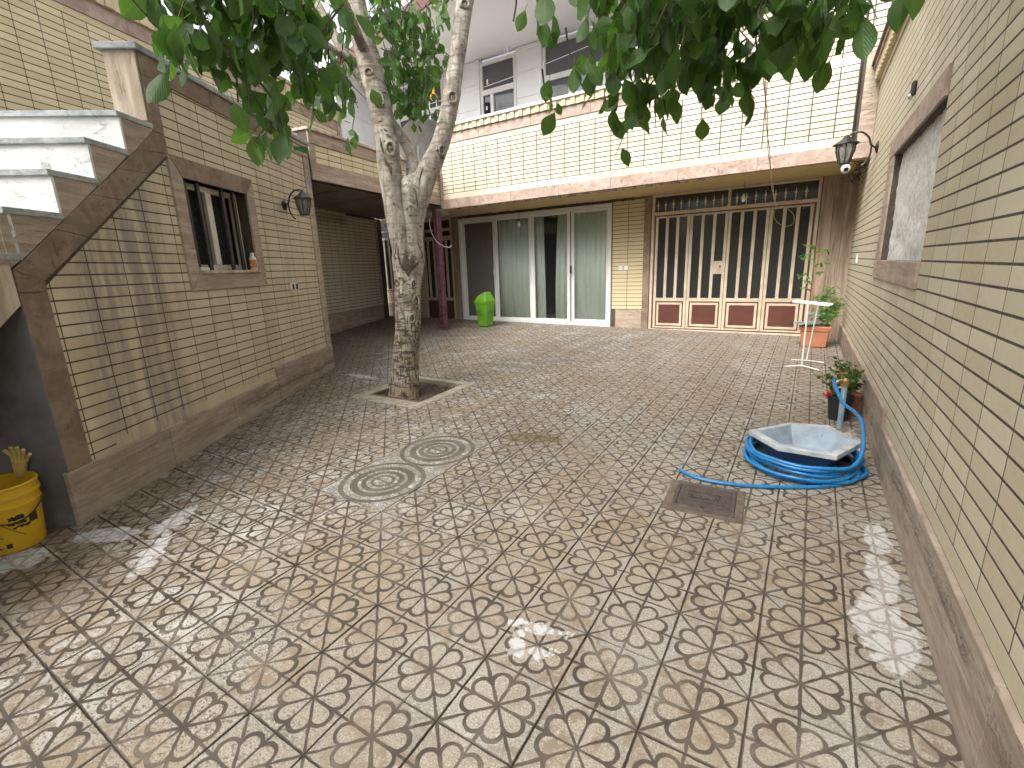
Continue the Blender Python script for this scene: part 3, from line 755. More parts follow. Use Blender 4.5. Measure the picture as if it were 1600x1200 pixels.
# bottle
bt = empty('bottle', LW.P(5.045, h0 - .003, .008), 'white plastic bottle with an orange label standing on the window sill', 'bottle')
c = bt.location
MB().lathe(c, [(.033, 0), (.036, .006), (.036, .105), (.030, .125), (.016, .138)], 20).build('body', 'white_plastic', bt, smooth=True)
MB().lathe(c + Vector((0, 0, .1385)), [(.019, 0), (.019, .03), (.017, .033)], 16).build('cap', 'white_plastic', bt, smooth=True)
mb = MB(); seg = 12
for k in range(seg + 1):
    a_ = R(-160 + k * 190 / seg); 
    for z_ in (.02, .10): mb.v.append(c + Vector((math.cos(a_) * .0368, math.sin(a_) * .0368, z_)))
for k in range(seg): mb.f.append((2 * k, 2 * k + 2, 2 * k + 3, 2 * k + 1))
lb_ = mb.build('label', 'orange', bt)
mb = MB()
for k in range(4):
    a_ = R(-95 + k * 14)
    for z_ in (.035, .055): mb.v.append(c + Vector((math.cos(a_) * .0374, math.sin(a_) * .0374, z_)))
for k in range(3): mb.f.append((2 * k, 2 * k + 2, 2 * k + 3, 2 * k + 1))
mb.build('label_print', 'white_plastic', bt)

# ------------------------------------------------------------------ stairs
st = empty('outdoor_staircase', LW.P(2.6, -1.2, -.6)); tag(st, 'outdoor staircase with white marble risers and grey treads', 'stairs')
SW_ = 2.3
noses = [(3.607 - .3145 * k, 1.150 - .2465 * k) for k in range(11)]
for k, (s_, z_) in enumerate(noses):
    back = s_ + (.34 if k else .33)
    if z_ < -1.35: break
    # tread (grey slab with nosing) and riser
    tr = [LW.P(s_ - .012, z_ - .036, .016), LW.P(back, z_ - .036, .016)]
    e = vS * SW_
    MB().prism([LW.P(s_ - .012, z_ - .036, .018), LW.P(back, z_ - .036, .018), LW.P(back, z_, .018), LW.P(s_ - .012, z_, .018)], e).build('tread', 'marble_grey', st, bevel=.003)
    MB().prism([LW.P(s_ + .008, z_ - .247, .010), LW.P(s_ + .026, z_ - .247, .010), LW.P(s_ + .026, z_ - .0365, .010), LW.P(s_ + .008, z_ - .0365, .010)], vS * (SW_ - .02)).build('riser', 'marble', st)
# stringer face: one stone slab per step plus the slab body
for k, (s_, z_) in enumerate(noses):
    if z_ < -.9: break
    z0 = z_ - .036
    up = lambda s: .075 + (s - 2.622) * (.925 - .075) / (3.72 - 2.622)
    if k < 4: pts = [(s_ + .027, z0), (s_ + .027, up(s_ + .027)), (s_ + .34, up(s_ + .34) if up(s_ + .34) < z0 else z0 - .001)]
    if k == 0: pts = [(s_ + .027, z0), (s_ + .027, up(s_ + .027)), (3.72, .925), (3.928, 1.10), (3.928, z0)]
    elif k < 4:
        sx = (z0 - .075) / .7741 + 2.622; pts = [(s_ + .027, z0), (s_ + .027, max(up(s_ + .027), .02)), (min(sx, s_ + .34), z0)]
        if k == 3: pts = [(2.617, z0), (2.617, .09), (2.70, .14), (min(sx, s_ + .34), z0)]
    else:
        lo = lambda s: -.112 + (s - 2.617) * .784
        sr = min(s_ + .3415, 2.615)
        pts = [(s_ + .027, z0), (s_ + .027, lo(s_ + .027)), (sr, lo(sr)), (sr, z0)]
        if sr <= s_ + .05: continue
    MB().prism([LW.P(a, h, -.01) for a, h in pts], LW.o * .020).build('stringer_slab', 'trav_pale' if k > 3 else 'trav', st, bevel=.001)
MB().prism([LW.P(2.615, .35, .008), LW.P(2.615, .1, .008), LW.P(2.5, .1, .008), LW.P(2.5, .35, .008)], LW.o * .002).build('stringer_slab', 'trav', st)
lo = lambda s: -.112 + (s - 2.617) * .784
body = [(3.9, 1.10), (2.9, .05 + .0), (2.64, -.10), (1.0, lo(1.0)), (.55, -1.56), (.85 - .2, -1.3)]
prof = []
for k, (s_, z_) in enumerate(noses):
    prof += [(s_ + .33, z_ - .038), (s_ + .027, z_ - .038)]
poly = [(3.93, 1.112)] + prof[1:18] + [(1.05, lo(1.05)), (2.612, lo(2.612)), (2.64, -.09), (3.93, .90)]
# body as simple convex strips, one per step
mb = MB()
for k in range(0, 9):
    s0, z0 = noses[k]; s1 = s0 + .3145
    a_, b2 = s0 + .03, s1 + .03
    lf = lambda s: lo(s) + .004
    mb.prism([LW.P(a_, lf(a_), -.012), LW.P(b2, lf(b2), -.012), LW.P(b2, z0 - .038, -.012), LW.P(a_, z0 - .038, -.012)], vS * (SW_ - .05))
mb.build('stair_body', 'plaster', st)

# ------------------------------------------------------------------ right boundary wall
rw = empty('boundary_wall', RW.P(4, -1.4)); tag(rw, 'long cream brick wall on the right with a blind plastered niche', 'wall')
NH = (3.62, 5.38, -.05, .80)
wall_with_holes(RW, rw, 'mortar', -1.5, 9.3, -1.62, 1.99, -.20, -.0006, [NH])
brick_field(RW, rw, 'brick_right', -1.5, 9.0, -1.055, 1.93, .2904, .07805, 2.166, -.045, holes=[(NH[0], 5.66, -.21, .965)])
ys = [-1.5, .2, 1.55, 3.9, 5.2, 6.5, 7.8, 9.0]
for a_, b2 in zip(ys[:-1], ys[1:]):
    MB().box(RW, a_ + .001, b2 - .001, -1.60, -1.135 if b2 <= 3.95 else -1.015, -.012, random.uniform(.020, .023)).build('stone_slab', 'trav_plinth', rw, bevel=.004)
o = MB().box(RW, -1.5, 3.9, -1.13, -1.062, -.015, .0004).build('border_course', 'brick_right', rw)
# cornice of upright bricks under a capping
mb = MB(); mb.box(RW, -1.5, 9.0, 1.935, 1.99, -.01, .012); mb.build('border_course', 'brick_right', rw)
mb = MB()
for k in range(150):
    y_ = -1.2 + k * .068
    if y_ > 8.95: break
    mb.box(RW, y_ + .005, y_ + .063, 1.993, 2.115, -.1, .055 + (k % 2) * .012)
o = mb.build('cornice_brick', 'brick_gold', rw, bevel=.003); tag(o, kind='stuff')
MB().box(RW, -1.5, 9.0, 2.118, 2.165, -.2, .085).build('wall_capping', 'trav_pink', rw, bevel=.004)
MB().box(RW, -1.5, 9.0, 2.167, 2.195, -.22, .11).build('cap_flashing', 'maroon', rw)
# niche: travertine far jamb, sill band, lintel, rough plaster back
MB().box(RW, 5.383, 5.66, -.047, .803, -.01, .014).build('niche_surround', 'trav', rw, bevel=.003)
for a_, b2 in ((3.62, 4.6), (4.603, 5.66)): MB().box(RW, a_, b2, -.205, -.05, -.01, .0165).build('niche_surround', 'trav', rw, bevel=.003)
MB().box(RW, 3.62, 5.66, .806, .962, -.01, .016).build('niche_surround', 'trav_pink', rw, bevel=.003)
mb = MB(); mb.box(RW, 3.62, 5.38, .801, .8045, -.14, -.011); mb.build('niche_head', 'brick_gold', rw)
MB().box(RW, 5.3805, 5.3825, -.05, .80, -.14, -.011).build('niche_reveal', 'trav', rw)
mb = MB(); na, nh_ = 70, 40
for i in range(na + 1):
    for j in range(nh_ + 1):
        a_ = 3.60 + 1.79 * i / na; h_ = -.06 + .87 * j / nh_
        mb.v.append(RW.P(a_, h_, -.045 + .012 * noise.noise(Vector((a_ * 6, h_ * 6, 1))) + .008 * noise.noise(Vector((a_ * 22, h_ * 22, 3)))))
for i in range(na):
    for j in range(nh_):
        k = i * (nh_ + 1) + j; mb.f.append((k, k + nh_ + 1, k + nh_ + 2, k + 1))
mb.build('rough_render', 'rough_plaster', rw, smooth=True)

# ------------------------------------------------------------------ back boundary wall (tall, left)
bw = empty('rear_boundary_wall', BW.P(-3, -1.2)); tag(bw, 'tall golden brick wall rising behind the stairs and carport', 'wall')
wall_with_holes(BW, bw, 'mortar', -9.5, -.98, -1.56, 3.0, -.25, -.0014, [])
MB().box(BW, -.977, .45, -1.56, 1.26, -.25, -.0014).build('masonry', 'mortar', bw)
brick_field(BW, bw, 'brick_gold', -9.3, -1.12, 1.0, 2.84, .25, .072, -5.60, 2.84 - 40 * .072, limit=300)
brick_field(BW, bw, 'brick', -3.4, .10, -.83, 1.22, .25, .072, -3.1, -.83, limit=300)
MB().box(BW, -9.3, -1.12, 2.845, 2.915, -.01, .002).build('border_course', 'brick_gold', bw)
x_ = -9.3
for xe in (-7.9, -6.9, -5.6, -4.3, -3.1, -2.0, -1.12): MB().box(BW, x_ + .0015, xe - .0015, 2.918, 3.09, -.01, .016).build('stone_slab', 'trav_pink', bw, bevel=.003); x_ = xe
mb = MB(); k = 0
a_ = -9.3
while a_ < -1.0:
    MBk = MB().box(BW, a_ + .004, a_ + .10, 3.093, 3.30, -.2, .05 + (k % 2) * .018)
    if pxsize(BW.P(a_, 3.2), .1) > 0: MBk.build('coping_brick', 'brick_gold', bw, bevel=.004)
    a_ += .104; k += 1
MB().box(BW, -9.3, -.98, 3.302, 3.36, -.25, .10).build('wall_capping', 'trav_pale', bw, bevel=.004)
MB().box(BW, -1.117, -.975, 1.27, 3.09, -.01, .03).build('stone_slab', 'trav_pink', bw, bevel=.003)
slab_row(BW, bw, 'trav', -4.2, .16, -1.56, -.835, -.01, .02, 4)
for k in range(2): MB().box(BW, .10, .20, -.83 + k * 1.05, .215 + k * 1.03, -.01, .02).build('stone_slab', 'trav', bw, bevel=.003)
# white clad flank of the neighbouring storey
wb = empty('white_annex', BW.P(0, 1.3)); tag(wb, 'white panel-clad storey set back above the carport', 'building')
aa = [-.97, .1, 1.1]
for hk in range(9):
    for i in range(2):
        MB().box(BW, aa[i] + .002, aa[i + 1] - .002, 1.32 + hk * .42, 1.32 + (hk + 1) * .42 - .006, -.3, -.02 + random.uniform(0, .001)).build('wall_panel', 'white_wall', wb, bevel=.002)

# ------------------------------------------------------------------ house
hs_ = empty('house', FL.P(-3.5, -1.2)); tag(hs_, 'two-storey cream brick house with overhanging upper wall across the yard', 'house')
# upper front wall
UL, UR = -6.60, .30
wall_with_holes(FU, hs_, 'mortar', UL, UR, 1.165, 2.55, -.22, -.0014, [])
brick_field(FU, hs_, 'brick', -6.54, .08, 1.437, 2.229, .268, .0720, -6.274, 1.437, jx=.014, jh=.013)
for h0, h1 in ((1.335, 1.4325), (2.2335, 2.325)):
    a_ = -6.54
    while a_ < .08:
        b2 = min(a_ + 1.072, .08); MB().box(FU, a_ + .001, b2 - .001, h0, h1, -.012, .0004).build('border_course', 'brick', hs_); a_ = b2
MB().box(FU, UL, -6.543, 1.338, 2.325, -.01, .015).build('stone_slab', 'trav_pink', hs_, bevel=.003)
a_ = UL
for b2 in (-5.9, -4.95, -3.98, -3.05, -2.0, -.95, .30):
    MB().box(FU, a_ + .0015, b2 - .0015, 1.160, 1.332, -.01, .016).build('stone_slab', 'trav_pink', hs_, bevel=.003); a_ = b2
a_ = UL
for b2 in (-5.6, -4.5, -3.4, -2.3, -1.3, -.53): MB().box(FU, a_ + .0015, b2 - .0015, 2.328, 2.492, -.01, .0155).build('stone_slab', 'trav_pink', hs_, bevel=.003); a_ = b2
a_ = UL; k = 0
while a_ < -.55:
    MB().box(FU, a_ + .004, a_ + .078, 2.495, 2.598, -.18, .045 + (k % 2) * .02).build('coping_brick', 'brick_gold', hs_, bevel=.004); a_ += .082; k += 1
MB().box(FU, UL - .03, -.53, 2.60, 2.642, -.25, .09).build('wall_capping', 'white_wall', hs_, bevel=.004)
# right part runs higher
MB().box(FU, -.53, .30, 2.55, 5.2, -.22, -.0014).build('masonry', 'mortar', hs_)
brick_field(FU, hs_, 'brick', -.43, .30, 2.33, 5.2, .268, .0720, -6.274, 1.437, jx=.014, jh=.013)
MB().box(FU, -.53, -.433, 2.494, 5.2, -.01, .015).build('stone_slab', 'trav_pink', hs_, bevel=.003)
MB().box(FU, .14, .30, 1.335, 2.32, -.005, .016).build('stone_slab', 'trav', hs_, bevel=.003)
# soffit between the two fronts
p = [FU.P(UL, 1.172, -.001), FU.P(.32, 1.172, -.001), FL.P(.32, 1.172, 0), FL.P(-7.7, 1.172, 0)]
MB().hexa([FU.P(UL - .0, 1.150, -.02), FU.P(.30, 1.150, -.02), FL.P(.28, 1.150, -.1), FL.P(-7.3, 1.150, -.1), FU.P(UL, 1.20, -.02), FU.P(.30, 1.20, -.02), FL.P(.28, 1.20, -.1), FL.P(-7.3, 1.20, -.1)]).build('soffit', 'yellow_paint', hs_)
MB().hexa([FU.P(UL, 1.203, -.2), FU.P(.30, 1.203, -.2), FW.P(.28, 1.203, -.3), FW.P(-10.4, 1.203, -.3), FU.P(UL, 1.32, -.2), FU.P(.30, 1.32, -.2), FW.P(.28, 1.32, -.3), FW.P(-10.4, 1.32, -.3)]).build('balcony_slab', 'white_soffit', hs_)  # unseen balcony floor, made white to bounce light onto wall and eaves
# peeling paint scabs hanging along the soffit edge
mb = MB()
for k in range(60):
    a_ = random.choice((random.uniform(-6.4, -3), random.uniform(-4.2, -1.6))); s_ = random.uniform(.01, .045)
    mb.box(FU, a_, a_ + s_ * 2, 1.150 - random.uniform(.004, .022), 1.1495, -.01 - s_, .003)
o = mb.build('peeling_paint', 'mortar', hs_); tag(o, kind='stuff')
mb = MB()
for a_ in [-6.9 + .055 * k for k in range(70)]:
    if noise.noise(Vector((a_ * 2, 1, 0))) > -.1: mb.box(FL, a_, a_ + random.uniform(.02, .09), 1.13 - random.uniform(0, .03), 1.149, .005, .03 + random.uniform(0, .05))
o = mb.build('crumbling_plaster', 'mortar', hs_); tag(o, kind='stuff')
# ground floor front: masonry with openings
DO = (-7.19, -3.50, -1.22, 1.11); GO = (-2.745, -.195, -1.30, 1.15)
wall_with_holes(FL, hs_, 'mortar', -10.6, .35, -1.56, 1.16, -.22, -.0014, [DO, GO, (-9.86, -8.45, -.48, 1.15), (-8.34, -7.40, -1.3, 1.15)])
MB().box(FL, -10.6, .35, -1.56, 1.2, -1.5, -1.45).build('dark_backing', 'dark', hs_)  # black sheet in place of the unlit rooms behind the openings
mb = MB(); mb.box(FL, -10.6, .35, 1.16, 1.18, -1.45, -.22); mb.box(FL, -10.6, .35, -1.29, -1.27, -1.45, -.22); mb.build('interior_floor', 'dark', hs_)  # floor and ceiling blackened likewise, shade put into the colour
# brick pilaster between door and gate
brick_field(FL, hs_, 'brick_gold', -3.50, -2.885, -.865, 1.13, .305, .0735, -3.485, -.865, limit=300)
MB().box(FL, -3.40, -2.885, -1.30, -.872, -.005, .012).build('stone_slab', 'trav', hs_, bevel=.004)
MB().box(FL, -3.498, -3.405, -1.26, -.55, -.012, -.006).build('bare_plaster', 'cement', hs_)
for h0, h1 in ((-1.32, -.15), (-.147, 1.14)): MB().box(FL, -2.882, -2.757, h0, h1, -.01, .018).build('stone_slab', 'trav_brown', hs_, bevel=.003)
# right pillar of veined stone, in upright strips
x_ = -.185
for xe in (-.02, .12, .30): MB().box(FL, x_ + .001, xe - .001, -1.36, 1.148, -.01, .03 + random.uniform(0, .002)).build('stone_slab', 'trav_vert', hs_, bevel=.003); x_ = xe
# flaking jamb left of the sliding door
for h0, h1 in ((-1.25, -.1), (-.097, 1.14)): MB().box(FL, -7.385, -7.20, h0, h1, -.01, .014).build('door_jamb', 'trav_vert', hs_, bevel=.003)
# sliding door
sdv = empty('sliding_door', FL.P(-5.3, -1.2)); col.objects.unlink(sdv); place(sdv, Matrix.Translation(FL.P(-5.3, -1.2)), hs_)
def sub(parent, name, mb, mat, **k):      # sub-part under a part empty
    o = mb.build(name, mat, None, **k); o.parent = parent; o.matrix_parent_inverse = Matrix.Translation(-FLloc[parent.name]); return o
FLloc = {}
FLloc[sdv.name] = FL.P(-5.3, -1.2)
ms = [-7.19, -6.20, -5.28, -4.39, -3.50]
mb = MB(); db, dt = -1.20, 1.10
mb.box(FL, ms[0], ms[-1], dt - .065, dt, -.09, .02); mb.box(FL, ms[0], ms[-1], db - .02, db + .05, -.09, .025)
mb.box(FL, ms[0], ms[0] + .06, db + .05, dt - .065, -.09, .02); mb.box(FL, ms[-1] - .06, ms[-1], db + .05, dt - .065, -.09, .02)
sub(sdv, 'frame', mb, 'pvc', bevel=.004)
for k, (a_, b2) in enumerate(zip(ms[:-1], ms[1:])):
    d0 = -.045 if k in (1, 2) else -.08
    A0 = a_ + (.06 if k == 0 else -.005 if k in (1, 2) else .02); A1 = b2 - (.06 if k == 3 else -.005 if k in (1, 2) else .02)
    if k == 2: A0 += .0
    mb = MB(); w_ = .065
    mb.box(FL, A0, A0 + w_, db + .052, dt - .067, d0, d0 + .035); mb.box(FL, A1 - w_, A1, db + .052, dt - .067, d0, d0 + .035)
    mb.box(FL, A0 + w_, A1 - w_, dt - .067 - .05, dt - .067, d0, d0 + .035); mb.box(FL, A0 + w_, A1 - w_, db + .052, db + .112, d0, d0 + .035)
    if k == 2: mb = MB().box(FL, A0 + .005, A0 + .075, db + .052, dt - .067, d0 - .002, d0 + .033).box(FL, A1 - w_, A1 - .004, db + .052, dt - .067, d0 - .002, d0 + .033).box(FL, A0 + .075, A1 - w_, dt - .117, dt - .067, d0, d0 + .033).box(FL, A0 + .075, A1 - w_, db + .052, db + .112, d0, d0 + .033)
    sub(sdv, 'sash', mb, 'pvc', bevel=.003)
    sub(sdv, 'pane', MB().box(FL, A0 + w_, A1 - w_, db + .112, dt - .117, d0 + .012, d0 + .018), 'glass_screen' if k == 0 else 'glass_door')
for a_ in (-6.235, -5.31, -4.36):
    mb = MB(); mb.tube([FL.P(a_, -.02, .0), FL.P(a_, -.03, .03), FL.P(a_, -.15, .03), FL.P(a_, -.16, 0)], .008, 6); mb.box(FL, a_ - .012, a_ + .012, -.17, -.01, -.012, -.004)
    sub(sdv, 'handle', mb, 'pvc' if a_ < -4.5 else 'dark_bar')
# curtains
def curtain(a0f, a1f, lab, amp=.03, waves=7, seed=0):
    mb = MB(); na, nh_ = 90, 14; h0, h1 = -1.20, 1.06
    for j in range(nh_ + 1):
        t = j / nh_; h_ = h0 + (h1 - h0) * t
        A0, A1 = a0f(t), a1f(t)
        for i in range(na + 1):
            s_ = i / na
            dd_ = amp * math.sin(s_ * waves * 2 * math.pi + seed + .6 * noise.noise(Vector((s_ * 4, t * 1.5, seed)))) + .02 * noise.noise(Vector((s_ * 9, t * 2, seed + 5)))
            mb.v.append(FL.P(A0 + (A1 - A0) * s_, h_, -.145 + dd_))
    for j in range(nh_):
        for i in range(na):
            k = j * (na + 1) + i; mb.f.append((k, k + 1, k + na + 2, k + na + 1))
    o = mb.build('curtain', 'curtain', smooth=True); tag(o, lab, 'curtain', 'curtains behind the sliding door'); return o
curtain(lambda t: -7.12, lambda t: -6.22, 'curtain behind the dark screened leftmost pane of the sliding door', .018, 8, 1)
curtain(lambda t: -6.18, lambda t: -5.33, 'pale green curtain behind the second pane, right of the green bin', .022, 7, 2)
curtain(lambda t: -5.30, lambda t: -5.02 - .02 * t, 'narrow strip of curtain drawn left of the dark gap', .012, 3, 3)
curtain(lambda t: -4.80 + .12 * max(0, t - .3) ** 1.3, lambda t: -4.40, 'curtain drawn aside just right of the dark gap', .03, 3, 4)
curtain(lambda t: -4.37, lambda t: -3.54, 'pale grey-green curtain behind the rightmost sliding pane', .014, 8, 5)
# gate
gt = empty('metal_gate', (0, 0, 0)); col.objects.unlink(gt); place(gt, Matrix.Translation(FL.P(-1.5, -1.25)), hs_); FLloc[gt.name] = FL.P(-1.5, -1.25)
gl_, gr_ = -2.745, -.195; gb, gtp = -1.26, 1.148
mb = MB()
mb.box(FL, gl_, gl_ + .05, gb, gtp, -.05, .012); mb.box(FL, gr_ - .045, gr_, gb, gtp, -.05, .012)
mb.box(FL, gl_ + .05, gr_ - .045, gtp - .035, gtp, -.05, .012); mb.box(FL, gl_ + .05, gr_ - .045, .80, .855, -.05, .014)
mb.box(FL, -1.495, -1.45, .855, gtp - .035, -.048, .010); mb.box(FL, gl_ + .05, gr_ - .045, gb, gb + .05, -.05, .01)
sub(gt, 'frame', mb, 'gate_cream', bevel=.004)
mb = MB(); mb.box(FL, gl_ + .05, gr_ - .045, .783, .7985, -.05, .006); mb.box(FL, gl_ + .0505, gl_ + .068, gb + .05, .783, -.05, .004); mb.box(FL, gr_ - .068, gr_ - .0455, gb + .05, .783, -.05, .004); mb.box(FL, gl_ + .05, gr_ - .045, gb + .05, gb + .062, -.05, .006)
sub(gt, 'inner_trim', mb, 'maroon')
for a_, b2 in ((gl_ + .05, -1.497), (-1.448, gr_ - .045)): sub(gt, 'transom_pane', MB().box(FL, a_, b2, .856, gtp - .036, -.040, -.034), 'glass_dark')
for k in range(17):
    a_ = (-2.64 + .1325 * k) if k < 9 else (-1.36 + .1385 * (k - 9)); z0 = .905
    mb = MB(); d_ = -.012
    mb.prism([FL.P(a_ - .012, z0, d_), FL.P(a_ + .012, z0, d_), FL.P(a_ + .009, z0 + .06, d_), FL.P(a_ + .028, z0 + .055, d_), FL.P(a_ + .010, z0 + .085, d_), FL.P(a_, z0 + .145, d_), FL.P(a_ - .010, z0 + .085, d_), FL.P(a_ - .028, z0 + .055, d_), FL.P(a_ - .009, z0 + .06, d_)], FL.o * .010)
    mb.box(FL, a_ - .005, a_ + .005, .856, z0, -.012, -.003)
    sub(gt, 'spike', mb, 'gate_cream')
lx = [gl_ + .07, -2.08, -1.47, -.862, gr_ - .07]
for k in range(4):
    A0, A1 = lx[k] + .003, lx[k + 1] - .003; z0, z1 = gb + .066, .780
    mb = MB(); sw = .046
    mb.box(FL, A0, A0 + sw, z0, z1, -.04, .0); mb.box(FL, A1 - sw, A1, z0, z1, -.04, .0)
    mb.box(FL, A0 + sw, A1 - sw, z1 - .03, z1, -.04, -.001); mb.box(FL, A0 + sw, A1 - sw, -.705, -.645, -.04, -.001); mb.box(FL, A0 + sw, A1 - sw, z0, z0 + .03, -.04, -.001)
    sub(gt, 'leaf_frame', mb, 'gate_cream', bevel=.003)
    pw = (A1 - A0 - 2 * sw - 2 * .05) / 3
    for q in range(3):
        P0 = A0 + sw + q * (pw + .05)
        if q < 2: sub(gt, 'bar', MB().box(FL, P0 + pw, P0 + pw + .05, -.645, z1 - .03, -.038, -.002), 'gate_cream', bevel=.003)
        if k == 1 and q == 2:
            sub(gt, 'glass_pane', MB().box(FL, P0, P0 + pw, -.02, z1 - .03, -.028, -.022), 'glass_dark')
            sub(gt, 'glass_pane', MB().box(FL, P0, P0 + pw, -.645, -.235, -.028, -.022), 'glass_dark')
            sub(gt, 'lock_plate', MB().box(FL, P0 - .004, P0 + pw + .004, -.235, -.02, -.036, -.004), 'gate_cream', bevel=.003)
            sub(gt, 'lock', MB().lathe(FL.P(P0 + pw - .03, -.11, -.004), [(.014, 0), (.014, .012), (.008, .014)], 10, axis=FL.o), 'dark_bar')
        else: sub(gt, 'glass_pane', MB().box(FL, P0, P0 + pw, -.645, z1 - .03, -.028, -.022), 'glass_dark')
    # lower pressed panel: maroon line, cream ring, maroon field
    X0, X1, Y0, Y1 = A0 + sw, A1 - sw, z0 + .03, -.705
    def ring(i0, i1, d, mat, nm):
        mb = MB(); mb.box(FL, X0 + i0, X1 - i0, Y0 + i0, Y0 + i1, -.03, d); mb.box(FL, X0 + i0, X1 - i0, Y1 - i1, Y1 - i0, -.03, d)
        mb.box(FL, X0 + i0, X0 + i1, Y0 + i1, Y1 - i1, -.03, d); mb.box(FL, X1 - i1, X1 - i0, Y0 + i1, Y1 - i1, -.03, d); sub(gt, nm, mb, mat)
    ring(0, .020, -.012, 'maroon', 'panel_line'); ring(.020, .058, -.002, 'gate_cream', 'panel_rim'); 
    sub(gt, 'panel', MB().box(FL, X0 + .058, X1 - .058, Y0 + .058, Y1 - .058, -.03, -.008), 'maroon', bevel=.006)
# carport back: window and door of the house
cw = empty('carport_window', (0, 0, 0)); col.objects.unlink(cw); place(cw, Matrix.Translation(FL.P(-9.2, .3)), hs_); FLloc[cw.name] = FL.P(-9.2, .3)
mb = MB(); wl, wr_, wb0, wt = -9.86, -8.45, -.48, 1.15
mb.box(FL, wl, wl + .06, wb0, wt, -.05, .01); mb.box(FL, wr_ - .05, wr_, wb0, wt, -.05, .01); mb.box(FL, wl, wr_, wt - .04, wt, -.05, .01); mb.box(FL, wl, wr_, wb0, wb0 + .03, -.05, .012)
mb.box(FL, wl, wr_, .945, 1.0, -.05, .011); mb.box(FL, wl, wr_, .77, .83, -.05, .011)
sub(cw, 'frame', mb, 'gate_cream', bevel=.003)
for k in range(7): a_ = wl + .17 + k * .175; sub(cw, 'bar', MB().box(FL, a_, a_ + .045, wb0 + .03, .77, -.03, .005), 'gate_cream')
sub(cw, 'pane', MB().box(FL, wl + .06, wr_ - .05, wb0 + .03, .77, -.045, -.04), 'glass_dark'); sub(cw, 'pane', MB().box(FL, wl + .06, wr_ - .05, .83, .945, -.045, -.04), 'glass_dark'); sub(cw, 'pane', MB().box(FL, wl + .06, wr_ - .05, 1.0, 1.11, -.045, -.04), 'glass_dark')
cdr = empty('carport_door', (0, 0, 0)); col.objects.unlink(cdr); place(cdr, Matrix.Translation(FL.P(-7.85, -1.2)), hs_); FLloc[cdr.name] = FL.P(-7.85, -1.2)
mb = MB(); wl, wr_, wb0, wt = -8.34, -7.40, -1.24, 1.15
for A0, A1, H0, H1 in ((wl, wl + .06, wb0, wt), (wr_ - .05, wr_, wb0, wt), (wl, wr_, wt - .04, wt), (wl, wr_, .87, .935), (wl, wr_, .67, .765), (wl, wr_, -.73, -.665), (wl, wr_, wb0, wb0 + .05)): mb.box(FL, A0, A1, H0, H1, -.05, .008 + random.random() * .003)
sub(cdr, 'frame', mb, 'gate_cream')
for k in range(4): a_ = wl + .14 + k * .19; sub(cdr, 'bar', MB().box(FL, a_, a_ + .045, -.665, .67, -.03, .004), 'gate_cream')
for H0, H1 in ((-.665, .67), (.765, .87), (.935, 1.11)): sub(cdr, 'pane', MB().box(FL, wl + .06, wr_ - .05, H0, H1, -.045, -.04), 'glass_dark')
sub(cdr, 'panel', MB().box(FL, wl + .06, wr_ - .05, wb0 + .05, -.73, -.03, -.005), 'maroon')
brick_field(FL, hs_, 'brick_gold', -10.0, -8.45, -.82, -.50, .25, .072, -10.0, -.82)
brick_field(FL, hs_, 'brick_gold', -8.45, -8.345, -.82, 1.14, .25, .072, -8.45, -.82)
MB().box(FL, -10.2, -8.345, -1.3, -.825, -.01, .02).build('stone_slab', 'trav', hs_, bevel=.003)
MB().box(FL, -10.15, -9.865, -.82, 1.14, -.01, .018).build('stone_slab', 'trav_brown', hs_, bevel=.003)
# carport ceiling and fascia
cp = empty('carport_roof', CF.P(1.5, 1.25)); tag(cp, 'carport roof with brown ceiling boards and a brick-faced edge beam', 'roof')
cz = 1.262
lines = [0, 1, 2, 3, 4, 5]
def yline(t): return t
for k in range(5):
    y0 = 4.60 + k * .87; y1 = 4.60 + (k + 1) * .87 - .03
    def xr(y): return CF.P((y - C0.y) / cv.y, 0).x - .02
    def xl(y): return -9.1 - (y - 8.7) * .325 + .0
    MB().hexa([Vector((xl(y0), y0 + .15, cz)), Vector((xr(y0), y0, cz)), Vector((xr(y1), y1, cz)), Vector((xl(y1), y1 + .15, cz)), Vector((xl(y0), y0 + .15, cz + .02)), Vector((xr(y0), y0, cz + .02)), Vector((xr(y1), y1, cz + .02)), Vector((xl(y1), y1 + .15, cz + .02))]).build('ceiling_board', 'ceil_brown', cp)
MB().hexa([Vector((-8.0, 4.4, cz + .03)), Vector((-5.86, 4.6, cz + .03)), Vector((-6.4, 8.2, cz + .03)), Vector((-9.6, 9.1, cz + .03)), Vector((-8.0, 4.4, 1.42)), Vector((-5.86, 4.6, 1.42)), Vector((-6.4, 8.2, 1.42)), Vector((-9.6, 9.1, 1.42))]).build('roof_slab', 'mortar', cp)
Lc = (C1 - C0).length
MB().box(CF, 0, Lc, 1.25, 1.88, -.16, -.0014).build('masonry', 'mortar', cp)
slab_row(CF, cp, 'trav', 0, Lc, 1.245, 1.462, -.01, .015, 4); slab_row(CF, cp, 'trav', 0, Lc, 1.702, 1.86, -.01, .015, 5)
MB().box(CF, 0.002, .11, 1.465, 1.699, -.01, .0145).build('stone_slab', 'trav', cp, bevel=.003)
brick_field(CF, cp, 'brick_gold', .115, Lc, 1.465, 1.70, .25, .0785, .115, 1.465)
MB().box(CF, -.02, Lc, 1.863, 1.90, -.22, .05).build('coping', 'trav_pale', cp, bevel=.003)
# beam of the house behind the carport edge, over the window
MB().box(FL, -10.3, -7.0, 1.152, 1.26, .0, .06).build('lintel', 'yellow_paint', cp)

